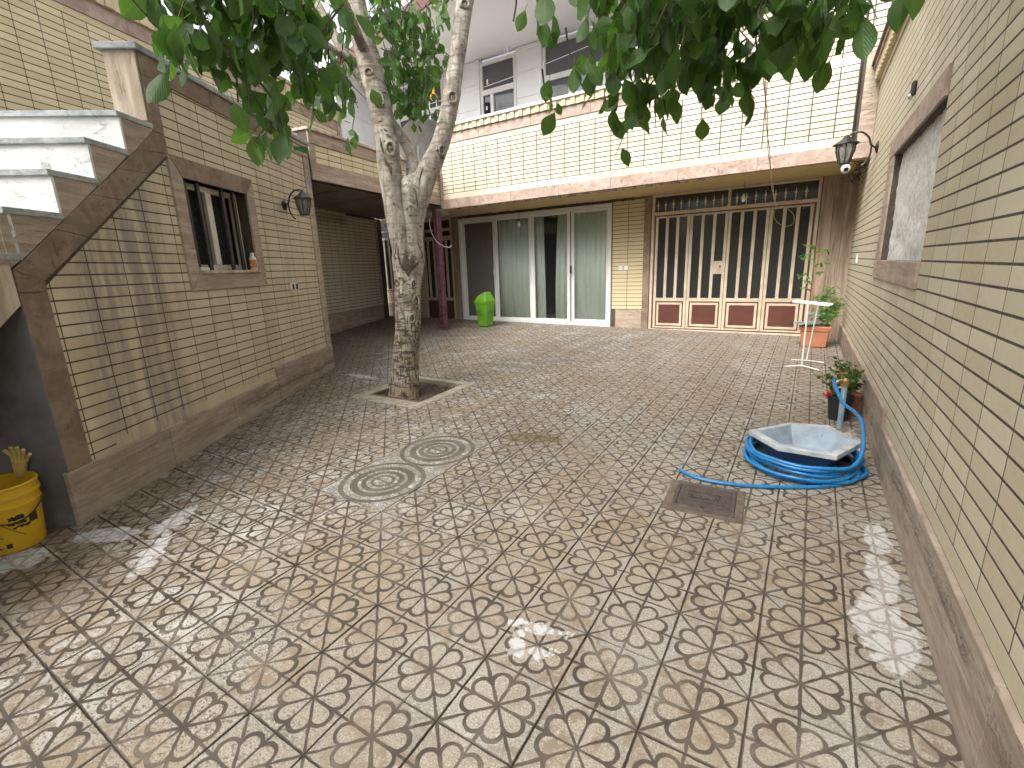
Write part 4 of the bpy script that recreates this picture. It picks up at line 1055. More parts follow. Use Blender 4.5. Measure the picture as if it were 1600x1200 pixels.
# white upper storey with windows
def pn(F, a0, a1, h0, h1, par, holes, rowh=.46):
    h = h0; k = 0
    while h < h1 - .01:
        t = min(h + rowh, h1); rects = [(a0, a1)]
        cuts = sorted([(x0, x1) for (x0, x1, g0, g1) in holes if g0 < t - .01 and g1 > h + .01])
        segs = []; cur = a0
        for x0, x1 in cuts:
            if x0 > cur: segs.append((cur, x0))
            cur = max(cur, x1)
        if cur < a1: segs.append((cur, a1))
        for (p, q) in segs:
            MB().box(F, p + .0015, q - .0015, h, t - .005, -.1, -.002 + random.uniform(0, .001)).build('wall_panel', 'white_wall', par, bevel=.001)
        h = t; k += 1
W1 = (-8.95, -7.52, 2.55, 4.10); W2 = (-6.50, -5.62, 2.35, 4.11); W3 = (-5.01, -3.20, 2.35, 4.11)
pn(FW, -9.9, -3.05, 1.45, 4.19, hs_, [W1, W2, W3])
mb = MB(); mb.box(FW, -9.9, -3.05, 1.4, 4.3, -.3, -.25); mb.build('dark_backing', 'grey_blind', hs_)
MB().box(FW, -3.05, -2.93, 1.45, 4.19, -.1, .03).build('stone_slab', 'trav_pink', hs_)
def upwin(W_, name, muls, trans, lowsplit):
    a0, a1, h0, h1 = W_
    w_ = empty(name, (0, 0, 0)); col.objects.unlink(w_); place(w_, Matrix.Translation(FW.P(a0, h0)), hs_); FLloc[w_.name] = FW.P(a0, h0)
    mb = MB(); t = .06
    mb.box(FW, a0, a0 + t, h0, h1, -.07, .015); mb.box(FW, a1 - t, a1, h0, h1, -.07, .015); mb.box(FW, a0 + t, a1 - t, h1 - t, h1, -.07, .015); mb.box(FW, a0 + t, a1 - t, h0, h0 + t, -.07, .015)
    mb.box(FW, a0 + t, a1 - t, trans - .05, trans + .05, -.07, .016)
    for m_ in muls: mb.box(FW, m_ - .04, m_ + .04, h0 + t, trans - .05, -.07, .014)
    sub(w_, 'frame', mb, 'pvc', bevel=.003)
    sub(w_, 'pane', MB().box(FW, a0 + t, a1 - t, trans + .05, h1 - t, -.03, -.025), 'glass_upper')
    xs = [a0 + t] + list(muls) + [a1 - t]
    for p, q in zip(xs[:-1], xs[1:]): sub(w_, 'pane', MB().box(FW, p + (.04 if p in muls else 0), q - (.04 if q in muls else 0), h0 + t, trans - .05, -.03, -.025), 'glass_upper' if p != lowsplit else 'bluish')
    return w_
upwin(W1, 'upper_window', (-8.2,), 3.49, None); w2 = upwin(W2, 'upper_window', (-6.22,), 3.55, None); upwin(W3, 'upper_window', (-4.42, -3.75), 3.50, -4.42)
sub(w2, 'vent_slot', MB().box(FW, -6.41, -6.31, 2.6, 3.36, -.02, .016), 'dark'); sub(w2, 'sticker', MB().box(FW, -6.375, -6.335, 3.22, 3.29, .017, .019), 'white_plastic')
for a_ in (-6.56, -5.07): MB().box(FW, a_ - .045, a_ + .045, 1.6, 4.19, -.01, .035).build('downpipe_cover', 'white_wall', hs_, bevel=.003)
# big eaves soffit
MB().hexa([FW.P(-10.3, 4.20, -.1), FW.P(-2.9, 4.20, -.1), FW.P(-2.9, 4.20, 2.9), FW.P(-10.3, 4.20, 1.15), FW.P(-10.3, 4.32, -.1), FW.P(-2.9, 4.32, -.1), FW.P(-2.9, 4.32, 2.9), FW.P(-10.3, 4.32, 1.15)]).build('eaves_soffit', 'white_soffit', hs_)
MB().hexa([FW.P(-10.3, 4.18, 1.15), FW.P(-2.9, 4.18, 2.9), FW.P(-2.9, 4.18, 2.94), FW.P(-10.3, 4.18, 1.19), FW.P(-10.3, 4.40, 1.15), FW.P(-2.9, 4.40, 2.9), FW.P(-2.9, 4.40, 2.94), FW.P(-10.3, 4.40, 1.19)]).build('eaves_edge', 'maroon', hs_)
# brick upper storey to the right of the white part
MB().box(FW, -2.93, .4, 2.0, 6.0, -.3, -.0014).build('masonry', 'mortar', hs_)
brick_field(FW, hs_, 'brick', -2.93, -.9, 2.5, 5.2, .268, .072, -2.93, 2.5)

# unseen yard wall behind the viewer, added to block light and fill window reflections
rb = empty('unseen_yard_wall', (0, -3.2, -1.5)); tag(rb, 'unseen cream brick yard wall added behind the viewer to block light', 'wall')
MB().wbox(-5.5, .9, -3.6, -3.4, -1.7, 2.4).build('masonry', 'brick_gold', rb)

build_fields()

# ------------------------------------------------------------------ tree
tree = empty('walnut_tree', grd(-3.81, 3.96, -.06)); tree.name = 'courtyard_tree'; tag(tree, 'old forked tree with whitewashed scarred trunk and broad green leaves', 'tree')
def bez(pts, n_=8):
    pts = [Vector(p) for p in pts]; out = []
    for i in range(len(pts) - 1):
        a, b, c, d = pts[max(i - 1, 0)], pts[i], pts[i + 1], pts[min(i + 2, len(pts) - 1)]
        for k in range(n_):
            t = k / n_
            out.append(.5 * ((2 * b) + (-a + c) * t + (2 * a - 5 * b + 4 * c - d) * t * t + (-a + 3 * b - 3 * c + d) * t ** 3))
    out.append(pts[-1]); return out
def limb(pts, rad, seg=28, n_=10, bumpy=.05, mat='bark', name='branch', ell=None):
    c = bez(pts, n_); rs = []
    for i in range(len(c)):
        t = i / (len(c) - 1) * (len(rad) - 1); k = min(int(t), len(rad) - 2); f = t - k; f = f * f * (3 - 2 * f); rs.append(rad[k] * (1 - f) + rad[k + 1] * f)
    mb = MB().tube(c, rs, seg)
    for i in range(len(c)):
        for k in range(seg):
            v = mb.v[i * seg + k]; d = v - c[i]
            q = noise.noise(Vector((v.x * 5, v.y * 5, v.z * 2.2))) * 1.3 + .6 * noise.noise(v * 14)
            mb.v[i * seg + k] = c[i] + d * (1 + bumpy * q)
    return mb.build(name, mat, tree, smooth=True), c
limb([(-3.85, 3.915, -1.50), (-3.845, 3.92, -1.34), (-3.81, 3.95, -1.0), (-3.765, 3.99, -.6), (-3.74, 4.01, -.2), (-3.72, 4.03, .1), (-3.70, 4.05, .45), (-3.64, 4.11, .82), (-3.61, 4.14, .93), (-3.60, 4.15, 1.0)],
     [.195, .175, .148, .138, .146, .172, .158, .176, .12, .03], 40, 14, .06, name='trunk')
# left stem starts low and lies against the trunk
limb([(-3.68, 4.01, -.12), (-3.70, 3.945, .10), (-3.73, 3.925, .55), (-3.775, 3.93, 1.0), (-3.805, 3.94, 1.42), (-3.88, 3.87, 2.05), (-3.94, 3.82, 2.55), (-4.0, 3.75, 3.2)],
     [.05, .10, .115, .118, .114, .112, .10, .08], 28, 12, .05)
limb([(-3.62, 4.12, .70), (-3.52, 4.22, 1.0), (-3.40, 4.335, 1.31), (-3.31, 4.42, 1.7), (-3.25, 4.47, 2.03), (-3.16, 4.56, 2.6), (-3.0, 4.7, 3.3)],
     [.13, .115, .092, .088, .082, .085, .06], 26, 12, .05)
limb([(-3.66, 4.10, .75), (-3.70, 4.2, 1.05), (-3.80, 4.25, 1.3), (-4.05, 4.1, 1.75), (-4.35, 3.95, 2.3), (-4.6, 3.8, 2.9)], [.09, .07, .058, .055, .05, .04], 20, 10, .05)
# knots: raised rims with dark hearts, cracks
def knot(p, r_, out, dark=.6, tall=1.2):
    out = Vector(out).normalized(); p = Vector(p)
    X = out.orthogonal().normalized(); Z = Vector((0, 0, 1)); Z = (Z - out * Z.dot(out)).normalized(); X = Z.cross(out)
    mb = MB(); seg = 16
    ringp = [(1.35, -.012), (1.1, .012), (.85, .016), (.66, .004)]
    for (rr, dd_) in ringp:
        for k in range(seg):
            a = 2 * math.pi * k / seg; w_ = 1 + .12 * noise.noise(Vector((k * .8, rr, p.z * 7)))
            mb.v.append(p + X * math.cos(a) * rr * r_ * w_ + Z * math.sin(a) * rr * r_ * tall * w_ + out * dd_)
    for i in range(3):
        for k in range(seg): mb.f.append((i * seg + k, i * seg + (k + 1) % seg, (i + 1) * seg + (k + 1) % seg, (i + 1) * seg + k))
    mb.build('knot', 'bark', tree, smooth=True)
    mb = MB(); mb.v = [p + X * math.cos(2 * math.pi * k / seg) * .68 * r_ + Z * math.sin(2 * math.pi * k / seg) * .68 * r_ * tall + out * .006 for k in range(seg)] + [p - out * .012]
    mb.f = [(k, (k + 1) % seg, seg) for k in range(seg)]; mb.build('knot_heart', 'bark_dark', tree)
toc = Vector((.69, -.72, 0))
def on(base, r_, ang):      # point on a limb surface, ang measured from the camera-facing side
    d = Matrix.Rotation(R(ang), 3, 'Z') @ toc; return Vector(base) + d * r_, d
from mathutils.bvhtree import BVHTree
bpy.context.view_layer.update()
bv, bf = [], []
for o_ in tree.children:
    if o_.name.split('.')[0] in ('trunk', 'branch'):
        b = len(bv); bv += [v.co.copy() for v in o_.data.vertices]; bf += [tuple(i + b for i in p.vertices) for p in o_.data.polygons]
wood = BVHTree.FromPolygons(bv, bf)
def sight(px, py):
    v = (cf * 743.34 + cr * (px - 800) - cu * (py - 600)).normalized(); h = wood.ray_cast(Vector((0, 0, 0)), v)
    return h[0], h[1]
for px_, py_, kr, tl in ((593, 157, .044, 1.1), (610, 232, .048, 1.5), (631, 327, .026, 1.1), (622, 283, .022, 1.2), (576, 112, .038, .8), (646, 443, .030, 1.6), (650, 470, .034, 1.8), (644, 497, .030, 1.6), (652, 505, .026, 1.5), (707, 152, .046, 1.2), (726, 6, .045, .8), (672, 300, .055, 1.5), (652, 355, .024, 1.6), (622, 440, .022, 1.5), (600, 195, .022, .8), (690, 235, .03, 1.6)):
    p, d = sight(px_, py_)
    if p is None: continue
    if d.dot(p) > 0: d = -d
    if kr > .028 and (py_ < 300) or py_ > 430: knot(p, kr, d, tall=tl)
def scar(pts, wd, name='bark_scar'):
    # crack or dark patch laid on the bark: list of sight points, half width in metres
    ps = []
    for q in pts:
        p, d = sight(*q)
        if p is None: continue
        if d.dot(p) > 0: d = -d
        ps.append((p, d))
    if len(ps) < 2: return
    mb = MB(); n_ = len(ps)
    for i, (p, d) in enumerate(ps):
        t = (ps[min(i + 1, n_ - 1)][0] - ps[max(i - 1, 0)][0]).normalized(); sd_ = t.cross(d).normalized(); w_ = wd * math.sin(math.pi * (i + .35) / (n_ - .3)) * random.uniform(.7, 1.2)
        mb.v += [p + sd_ * w_ + d * .002, p + d * .0075, p - sd_ * w_ + d * .002]
    for i in range(n_ - 1):
        k = i * 3; mb.f += [(k, k + 1, k + 4, k + 3), (k + 1, k + 2, k + 5, k + 4)]
    mb.build(name, 'bark_dark', tree, smooth=True)
scar([(622, 385), (622, 398), (625, 410), (631, 420), (637, 424), (644, 420), (652, 412), (659, 400), (662, 390)], .020)
scar([(634, 392), (634, 402), (636, 412), (638, 424), (638, 432)], .040)
scar([(645, 398), (643, 408), (641, 420), (640, 428)], .030)
scar([(652, 378), (656, 388), (660, 398), (661, 408)], .010)
scar([(643, 285), (649, 300), (652, 315), (653, 325)], .008)
scar([(662, 262), (658, 270), (655, 282), (655, 290)], .008)
scar([(632, 262), (636, 275), (641, 285)], .006)
scar([(600, 245), (604, 255), (610, 263), (612, 275)], .022)
scar([(594, 215), (596, 228), (600, 240)], .014)
scar([(620, 380), (618, 392), (617, 402)], .006)
rs_ = random.Random(3)
for k in range(105):
    py_ = rs_.uniform(300, 600); xc = 641 if py_ > 430 else 636; px_ = xc + rs_.uniform(-24, 24)
    if py_ > 430: L_ = rs_.uniform(3, 9); sl_ = rs_.uniform(-.5, .5); scar([(px_ + j * L_ / 4, py_ + sl_ * j + rs_.uniform(-1.3, 1.3)) for j in range(5)], rs_.uniform(.0015, .0045))
    else:
        if k % 2: continue
        L_ = rs_.uniform(2, 6); scar([(px_ + j * L_ / 3, py_ + rs_.uniform(-1, 1)) for j in range(4)], rs_.uniform(.003, .007))
for k in range(26):
    py_ = rs_.uniform(400, 600); px_ = 641 + rs_.uniform(-23, 23); L_ = rs_.uniform(5, 14); scar([(px_ + rs_.uniform(-.8, .8), py_ + j * L_ / 4) for j in range(5)], rs_.uniform(.001, .003))
for (xa, ya, xb, yb) in ((590, 180, 620, 290), (565, 20, 600, 150), (685, 60, 712, 280)):
    for k in range(16):
        t = rs_.random(); py_ = ya + (yb - ya) * t
        if xa == 685: px_ = 727 - 45 * (py_ / 250) + rs_.uniform(-13, 13)
        else: px_ = xa + 8 + (xb - xa) * t + rs_.uniform(-16, 14)
        L_ = rs_.uniform(3, 8); scar([(px_ + j * L_ / 3, py_ + rs_.uniform(-1, 1)) for j in range(4)], rs_.uniform(.003, .007))
# strings tied on the left stem
for z_, sag in ((1.95, .0), (1.83, .03)):
    c = Vector((-3.87, 3.885, z_)); pts = [c + Vector((math.cos(a) * .125, math.sin(a) * .125, sag * math.sin(a + 1))) for a in [2 * math.pi * k / 24 for k in range(24)]]
    o = MB().tube(pts, .003, 5, closed=True).build('tied_string', 'rope'); tag(o, 'thin pale string tied round the left stem, %s of the two loops' % ('upper' if sag == 0 else 'lower drooping'), 'string', 'strings tied round the tree')

# ---- leaves
def leaf_mesh(L, Wd, mat, curl=.15, fold=.22, seed=0):
    prof = [0, .42, .80, 1.0, .92, .62, .0]; n_ = len(prof); v = []; f = []; uv = []
    for i, w_ in enumerate(prof):
        t = i / (n_ - 1); hw_ = Wd / 2 * w_; z = -curl * L * t * t; wv = .05 * Wd * math.sin(t * 11 + seed)
        v += [(-hw_, t * L, z + fold * hw_ + wv), (0, t * L, z), (hw_, t * L, z + fold * hw_ - wv)]
        uv += [(0.5 - .5 * w_, t), (.5, t), (.5 + .5 * w_, t)]
    for i in range(n_ - 1):
        a = i * 3
        f += [(a, a + 1, a + 4, a + 3), (a + 1, a + 2, a + 5, a + 4)]
    # petiole
    b = len(v); v += [(-.0015, 0, 0), (.0015, 0, 0), (.0012, -.035, .006), (-.0012, -.035, .006)]; uv += [(.5, 0)] * 4; f += [(b, b + 1, b + 2, b + 3)]
    me = D.meshes.new('leaf'); me.from_pydata(v, [], f); me.materials.append(M[mat]); ul = me.uv_layers.new(name='UVMap')
    for lp_ in me.loops: ul.data[lp_.index].uv = uv[lp_.vertex_index]
    me.polygons.foreach_set('use_smooth', [True] * len(me.polygons))
    return me, v, f, uv
LV = [leaf_mesh(.125, .078, 'leaf', .12, .25, 0), leaf_mesh(.11, .075, 'leaf', .30, .15, 2), leaf_mesh(.135, .07, 'leaf_dark', .2, .35, 4), leaf_mesh(.10, .066, 'leaf', -.15, .3, 1), leaf_mesh(.12, .082, 'leaf_dark', .05, .1, 3)]
def leaf_mtx(p, s_=1, droop=None):
    az = random.uniform(0, 2 * math.pi); el = random.gauss(-60, 26) if droop is None else random.gauss(droop, 22)
    d = Vector((math.cos(az) * math.cos(R(el)), math.sin(az) * math.cos(R(el)), math.sin(R(el))))
    nrm = d.orthogonal().normalized(); nrm = Matrix.Rotation(random.uniform(0, 6.28), 3, d) @ nrm
    if nrm.z < 0: nrm = -nrm
    x = d.cross(nrm)
    return Matrix(((x.x * s_, d.x * s_, nrm.x * s_, p[0]), (x.y * s_, d.y * s_, nrm.y * s_, p[1]), (x.z * s_, d.z * s_, nrm.z * s_, p[2]), (0, 0, 0, 1)))
def ray_at(px, py, d): # used once to express twig positions measured along sight lines
    v = cf * 743.34 + cr * (px - 800) - cu * (py - 600); return v.normalized() * d
leaves = []   # (mtx, kind, size key)
twigs = MB()
def spray(tip, start, nleaf, s_=1, dens=.09):
    """a drooping twig with leaves along its length"""
    tip, start = Vector(tip), Vector(start)
    mid = (tip + start) / 2 + Vector((random.gauss(0, .04), random.gauss(0, .04), .06 * (start - tip).length + random.gauss(0, .03)))
    c = bez([start, mid, tip], 6); twigs.tube(c, [.006 - .0045 * i / (len(c) - 1) for i in range(len(c))], 5)
    for k in range(nleaf):
        t = random.uniform(.25, 1) if nleaf > 3 else .6 + .4 * k / max(1, nleaf); p = c[min(int(t * (len(c) - 1)), len(c) - 1)] + Vector((random.gauss(0, dens * .35), random.gauss(0, dens * .35), random.gauss(0, dens * .3)))
        leaves.append((leaf_mtx(p, s_ * random.uniform(.75, 1.15)), random.randrange(5)))
def cluster(px, py, rx, ry, d, n_, s_=1, dr=.25, per=6):
    c = ray_at(px, py, d); k = d / 743 * .9; n_ = int(n_ * 1.35)
    for _ in range(max(1, n_ // per)):
        a = random.uniform(0, 6.28); q = math.sqrt(random.random())
        tip = c + cr * (math.cos(a) * q * rx * k) + cu * (math.sin(a) * q * ry * k) + cf * random.gauss(0, dr)
        start = tip + Vector((random.gauss(0, .10), random.gauss(0, .10), random.uniform(.15, .32)))
        spray(tip, start, per, s_)
# hanging boughs: (sight-line centre, spread, distance)
for a in ((330, 25, 62, 50, 2.7, 44), (410, 60, 75, 60, 2.8, 84), (452, 45, 38, 65, 3.0, 80), (462, 125, 38, 50, 2.9, 40), (385, 150, 45, 32, 2.7, 26), (445, 205, 50, 18, 2.6, 10), (350, 165, 30, 22, 2.6, 10), (325, 95, 22, 55, 2.7, 16), (405, 10, 110, 30, 3.0, 70), (290, -10, 40, 25, 2.7, 16),
          (525, 70, 22, 60, 6.2, 50), (545, 205, 20, 16, 5.0, 9), (600, 60, 30, 80, 6.4, 60)):
    cluster(*a, per=5 if a[5] < 30 else 6)
for a in ((642, 95, 38, 75, 6.3, 220, .95), (660, 150, 26, 50, 6.2, 100, .95), (620, 20, 45, 35, 6.2, 90, .95), (685, 25, 25, 35, 6.2, 40, .95), (628, 178, 26, 26, 6.0, 16, .95)): cluster(*a)
for a in ((805, 55, 36, 12, 2.6, 7), (895, 8, 35, 18, 2.8, 16), (905, 62, 26, 22, 2.6, 9), (975, 55, 30, 50, 2.7, 28), (1000, 110, 50, 45, 2.7, 60), (1000, 160, 40, 25, 2.7, 18), (1080, 50, 65, 50, 2.9, 96), (1085, 100, 75, 30, 2.8, 60), (1160, 70, 70, 55, 2.9, 84),
          (1180, 115, 60, 25, 2.7, 26), (1230, 30, 40, 40, 3.0, 36), (1240, 90, 25, 18, 2.9, 8), (1310, 15, 60, 30, 2.5, 40), (1325, 65, 28, 25, 2.45, 10), (960, -20, 60, 16, 2.9, 26), (1120, -10, 150, 20, 3.0, 80), (990, 190, 12, 14, 2.7, 4)):
    cluster(*a, per=5 if a[5] < 30 else 6)
# boughs that carry them, from the stems over the yard
limb([(-3.9, 3.85, 2.1), (-3.3, 3.0, 2.2), (-2.6, 2.1, 1.9), (-2.2, 1.55, 1.55)], [.05, .035, .02, .008], 10, 8, .03)
limb([(-3.0, 4.7, 3.2), (-1.9, 3.5, 2.9), (-1.0, 2.7, 2.1), (-.5, 2.45, 1.62)], [.05, .035, .02, .008], 10, 8, .03)
limb([(-4.2, 4.0, 2.1), (-4.3, 3.2, 2.3), (-3.2, 2.0, 1.7)], [.04, .025, .01], 10, 8, .03)
mb = MB()
for (p0_, p1_, d_) in (((802, -40), (802, 34), 2.6), ((949, 20), (948, 110), 2.65), ((965, -10), (990, 55), 2.7), ((600, 10), (606, 45), 4.6), ((590, -20), (618, 100), 4.7), ((352, 60), (372, 160), 2.7), ((357, 90), (425, 205), 2.7), ((1330, 20), (1352, 55), 2.5)):
    MB().tube(bez([ray_at(*p0_, d_), (ray_at(*p0_, d_) + ray_at(*p1_, d_)) / 2 + Vector((.01, .01, 0)), ray_at(*p1_, d_)], 4), .0042, 5).build('twig', 'twig', tree, smooth=True)
tw = twigs.build('twigs', 'twig', tree, smooth=True); tag(tw, kind='stuff')
# the crown above the picture, which shades the yard
crown = []
for _ in range(6500):
    a = random.uniform(0, 6.28); q = math.sqrt(random.random()) * 3.0; z_ = random.gauss(3.1, .55)
    p = Vector((-1.9 + q * math.cos(a) * 1.1, .8 + q * math.sin(a), z_ - .10 * q * q * .5))
    if noise.noise(p * .9) < -.22: continue
    z = p.dot(cf)
    if z > .1:
        y = p.dot(cu) / z * 743
        if y < 640: continue
    crown.append((leaf_mtx(p, random.uniform(.9, 1.3), -35), random.randrange(5)))
def lsize(t): 
    p = t[0].to_translation(); return pxsize(p, .12 * t[0].to_scale()[0])
leaves.sort(key=lambda t: -lsize(t))
for m_, k in leaves[:300]:
    o = D.objects.new('leaf', LV[k][0]); place(o, m_, tree)
def join_leaves(lst, name):
    for mats in ((0, 1, 3), (2, 4)):
        V_, F_, U_ = [], [], []
        for m_, k in lst:
            if k not in mats: continue
            b = len(V_); V_ += [tuple(m_ @ Vector(v)) for v in LV[k][1]]
            for f in LV[k][2]: F_.append(tuple(i + b for i in f)); U_ += [LV[k][3][i] for i in f]
        me = D.meshes.new(name); me.from_pydata(V_, [], F_); me.materials.append(LV[mats[0]][0].materials[0]); ul = me.uv_layers.new(name='UVMap')
        for i, u_ in enumerate(U_): ul.data[i].uv = u_
        me.polygons.foreach_set('use_smooth', [True] * len(me.polygons))
        o = D.objects.new(name, me); link(o, tree); o.matrix_parent_inverse = Matrix.Translation(-tree.location); tag(o, kind='stuff')
join_leaves(leaves[300:], 'small_leaves'); join_leaves(crown, 'crown_leaves')

# ------------------------------------------------------------------ steel post
po = empty('steel_post', grd(-6.43, 7.84)); tag(po, 'flaking maroon steel post holding up the corner of the house', 'post')
pc = Vector((-6.40, 7.86, 0)); z0 = fz(-6.4, 7.86)
ax_, ay_ = Vector((.98, -.2, 0)), Vector((.2, .98, 0))
def pbox(x0, x1, y0, y1, z0_, z1_): return MB().hexa([pc + ax_ * x + ay_ * y + Vector((0, 0, z)) for z in (z0_, z1_) for x, y in ((x0, y0), (x1, y0), (x1, y1), (x0, y1))])
pbox(-.075, -.003, -.06, .06, z0, 1.155).build('channel', 'maroon_rust', po, bevel=.012)
pbox(.003, .075, -.06, .06, z0, 1.155).build('channel', 'maroon_rust', po, bevel=.012)
pbox(-.14, .14, -.10, .10, z0 - .01, z0 + .008).build('base_plate', 'maroon_rust', po, bevel=.002)
# cable stubs on the post
o = MB().tube(bez([pc + Vector((-.12, -.09, 1.0)), pc + Vector((-.10, -.10, .8)), pc + Vector((-.02, -.10, .62)), pc + Vector((.10, -.10, .50)), pc + Vector((.30, -.08, .42)), pc + Vector((.38, -.05, .46))], 6), .006, 6).build('loose_cable', 'string', smooth=True); tag(o, 'pale loose cable curling away from the maroon post', 'cable')

# ------------------------------------------------------------------ swing bin
bn = empty('waste_bin', grd(-5.72, 8.42)); tag(bn, 'lime green swing-top waste bin in front of the curtained door', 'bin')
bc = grd(-5.72, 8.42); 
def bq(w0, d0, z0_, w1, d1, z1_): return MB().hexa([bc + Vector((x * .98 + y * .2, y * .98 - x * .2, z)) for (w_, d_, z) in ((w0, d0, z0_), (w1, d1, z1_)) for x, y in ((-w_, -d_), (w_, -d_), (w_, d_), (-w_, d_))])
bq(.125, .11, .0, .165, .145, .50).build('body', 'green', bn, bevel=.02)
bq(.172, .152, .47, .178, .158, .53).build('rim', 'green', bn, bevel=.008)
def bp(x, y, z): return bc + Vector((x * .98 + y * .2, y * .98 - x * .2, z))
mb = MB(); mb.prism([bp(-.165, -.148, .53), bp(-.165, .148, .53), bp(-.12, .10, .62), bp(-.12, -.10, .62)], (0, 0, 0))
hood = MB(); hood.add([bp(-.17, -.15, .531), bp(.17, -.15, .531), bp(.17, .15, .531), bp(-.17, .15, .531), bp(-.13, -.10, .62), bp(.10, -.08, .72), bp(.10, .08, .72), bp(-.13, .10, .62)], [(0, 1, 2, 3), (4, 7, 6, 5), (0, 4, 5, 1), (1, 5, 6, 2), (2, 6, 7, 3), (3, 7, 4, 0)])
hood.build('lid', 'green', bn, bevel=.010)
hood = MB().hexa([bp(-.125, -.085, .625), bp(.06, -.07, .708), bp(.06, .07, .708), bp(-.125, .085, .625), bp(-.128, -.083, .633), bp(.057, -.068, .716), bp(.057, .068, .716), bp(-.128, .083, .633)]); hood.build('flap', 'grey_metal', bn, bevel=.003)
for cx_, w_ in ((-.02, .075),):
    pts = [bp(cx_ + w_ * math.cos(a), -.150 + .0 * math.sin(a), .30 + .05 * math.sin(a)) for a in [2 * math.pi * k / 20 for k in range(20)]]
    MB().tube(pts, .005, 5, closed=True).build('logo_ring', 'dark_green', bn)
    for q in range(3): MB().tube([bp(-.06 + q * .03, -.150, .285), bp(-.052 + q * .03, -.150, .312), bp(-.044 + q * .03, -.150, .290)], .004, 4).build('logo_mark', 'dark_green', bn)
pts = [bp(.153, .05 * math.cos(a), .30 + .045 * math.sin(a)) for a in [2 * math.pi * k / 20 for k in range(20)]]
MB().tube(pts, .005, 5, closed=True).build('logo_ring', 'dark_green', bn)
MB().tube([bp(.155, -.03, .285), bp(.155, -.01, .31), bp(.155, .01, .29), bp(.155, .03, .31)], .004, 4).build('logo_mark', 'dark_green', bn)

# ------------------------------------------------------------------ switches and sockets
def plate(F, a, h, w_, hh, lab, cat, dark=0, twin=True):
    e_ = empty('wall_socket', F.P(a, h), lab, cat)
    for k in range(2 if twin else 1):
        A0 = a + k * (w_ + .006)
        MB().box(F, A0, A0 + w_, h, h + hh, -.004, .012).build('plate', 'white_plastic', e_, bevel=.004)
        MB().box(F, A0 + w_ * .28, A0 + w_ * .78, h + hh * .12, h + hh * .88, .0125, .016).build('insert', 'black' if dark else 'pvc', e_)
plate(LW, 5.80, -.19, .085, .09, 'white twin socket with dark inserts low on the brick wall below the lantern', 'socket', 1)
plate(FL, -3.36, -.13, .10, .085, 'white twin switch plate on the brick pilaster beside the sliding door', 'switch')
plate(RW, 7.6, -.10, .07, .11, 'small white switch on the right wall near the brown pillar', 'switch', 0, False)
e_ = empty('wall_sensor', RW.P(4.8, 1.12), 'small dark grey cylindrical fitting high on the right brick wall', 'sensor')
MB().box(RW, 4.77, 4.82, 1.10, 1.20, .0, .03).build('body', 'dark_bar', e_, bevel=.012)
MB().lathe(RW.P(4.795, 1.10, .026), [(.018, 0), (.018, .015), (.012, .018)], 12, axis=RW.o).build('lens', 'grey_metal', e_, smooth=True)

# ------------------------------------------------------------------ wall lanterns
def lantern(F, a, h, ext, lab, s_=1.0):
    e_ = empty('wall_lantern', F.P(a, h), lab, 'lantern', 'black wall lanterns')
    MB().lathe(F.P(a, h, 0), [(.055 * s_, 0), (.055 * s_, .012), (.03 * s_, .025), (.012, .03)], 16, axis=F.o).build('wall_plate', 'black', e_, smooth=True)
    # S-shaped arm: up and over, with a tail below
    def Q(d, z): return F.P(a, h + z * s_, d * s_)
    MB().tube(bez([Q(.02, 0), Q(.06, .03), Q(.085, .10), Q(.14, .155), Q(.20, .165), Q(.25, .155)], 6), .009 * s_, 8).build('arm', 'black', e_, smooth=True)
    MB().tube(bez([Q(.055, .02), Q(.06, -.06), Q(.09, -.13), Q(.12, -.155)], 6), [.008 * s_] * 18 + [.012 * s_], 8).build('arm_tail', 'black', e_, smooth=True)
    c = Q(ext, 0)
    top = .12 * s_
    MB().lathe(c, [(.014 * s_, top + .03 * s_), (.03 * s_, top + .01 * s_), (.05 * s_, top - .01 * s_), (.115 * s_, top - .05 * s_), (.118 * s_, top - .06 * s_), (.05 * s_, top - .058 * s_)], 8).build('cap', 'black', e_)
    MB().lathe(c, [(.082 * s_, top - .062 * s_), (.078 * s_, top - .12 * s_), (.045 * s_, top - .235 * s_)], 8).build('glass', 'glass_lamp', e_)
    MB().lathe(c, [(.0, top - .245 * s_), (.05 * s_, top - .243 * s_), (.05 * s_, top - .232 * s_), (0, top - .23 * s_)], 8).build('base', 'black', e_)
    for k in range(8):
        an = 2 * math.pi * k / 8; dv = Vector((math.cos(an), math.sin(an), 0))
        MB().tube([c + dv * .086 * s_ + Vector((0, 0, top - .06 * s_)), c + dv * .082 * s_ + Vector((0, 0, top - .12 * s_)), c + dv * .048 * s_ + Vector((0, 0, top - .238 * s_))], .005 * s_, 5).build('rib', 'black', e_)
    MB().lathe(c, [(0, top - .20 * s_), (.024 * s_, top - .18 * s_), (.028 * s_, top - .15 * s_), (.015 * s_, top - .10 * s_), (.013 * s_, top - .06 * s_)], 12).build('bulb', 'bulb', e_, smooth=True)
lantern(LW, 5.92, .80, .235, 'black lantern on a curved arm on the left brick wall right of the barred window')
lantern(RW, 6.95, 1.14, .27, 'black lantern on a curved arm on the right wall beneath the upper corner', 1.1)

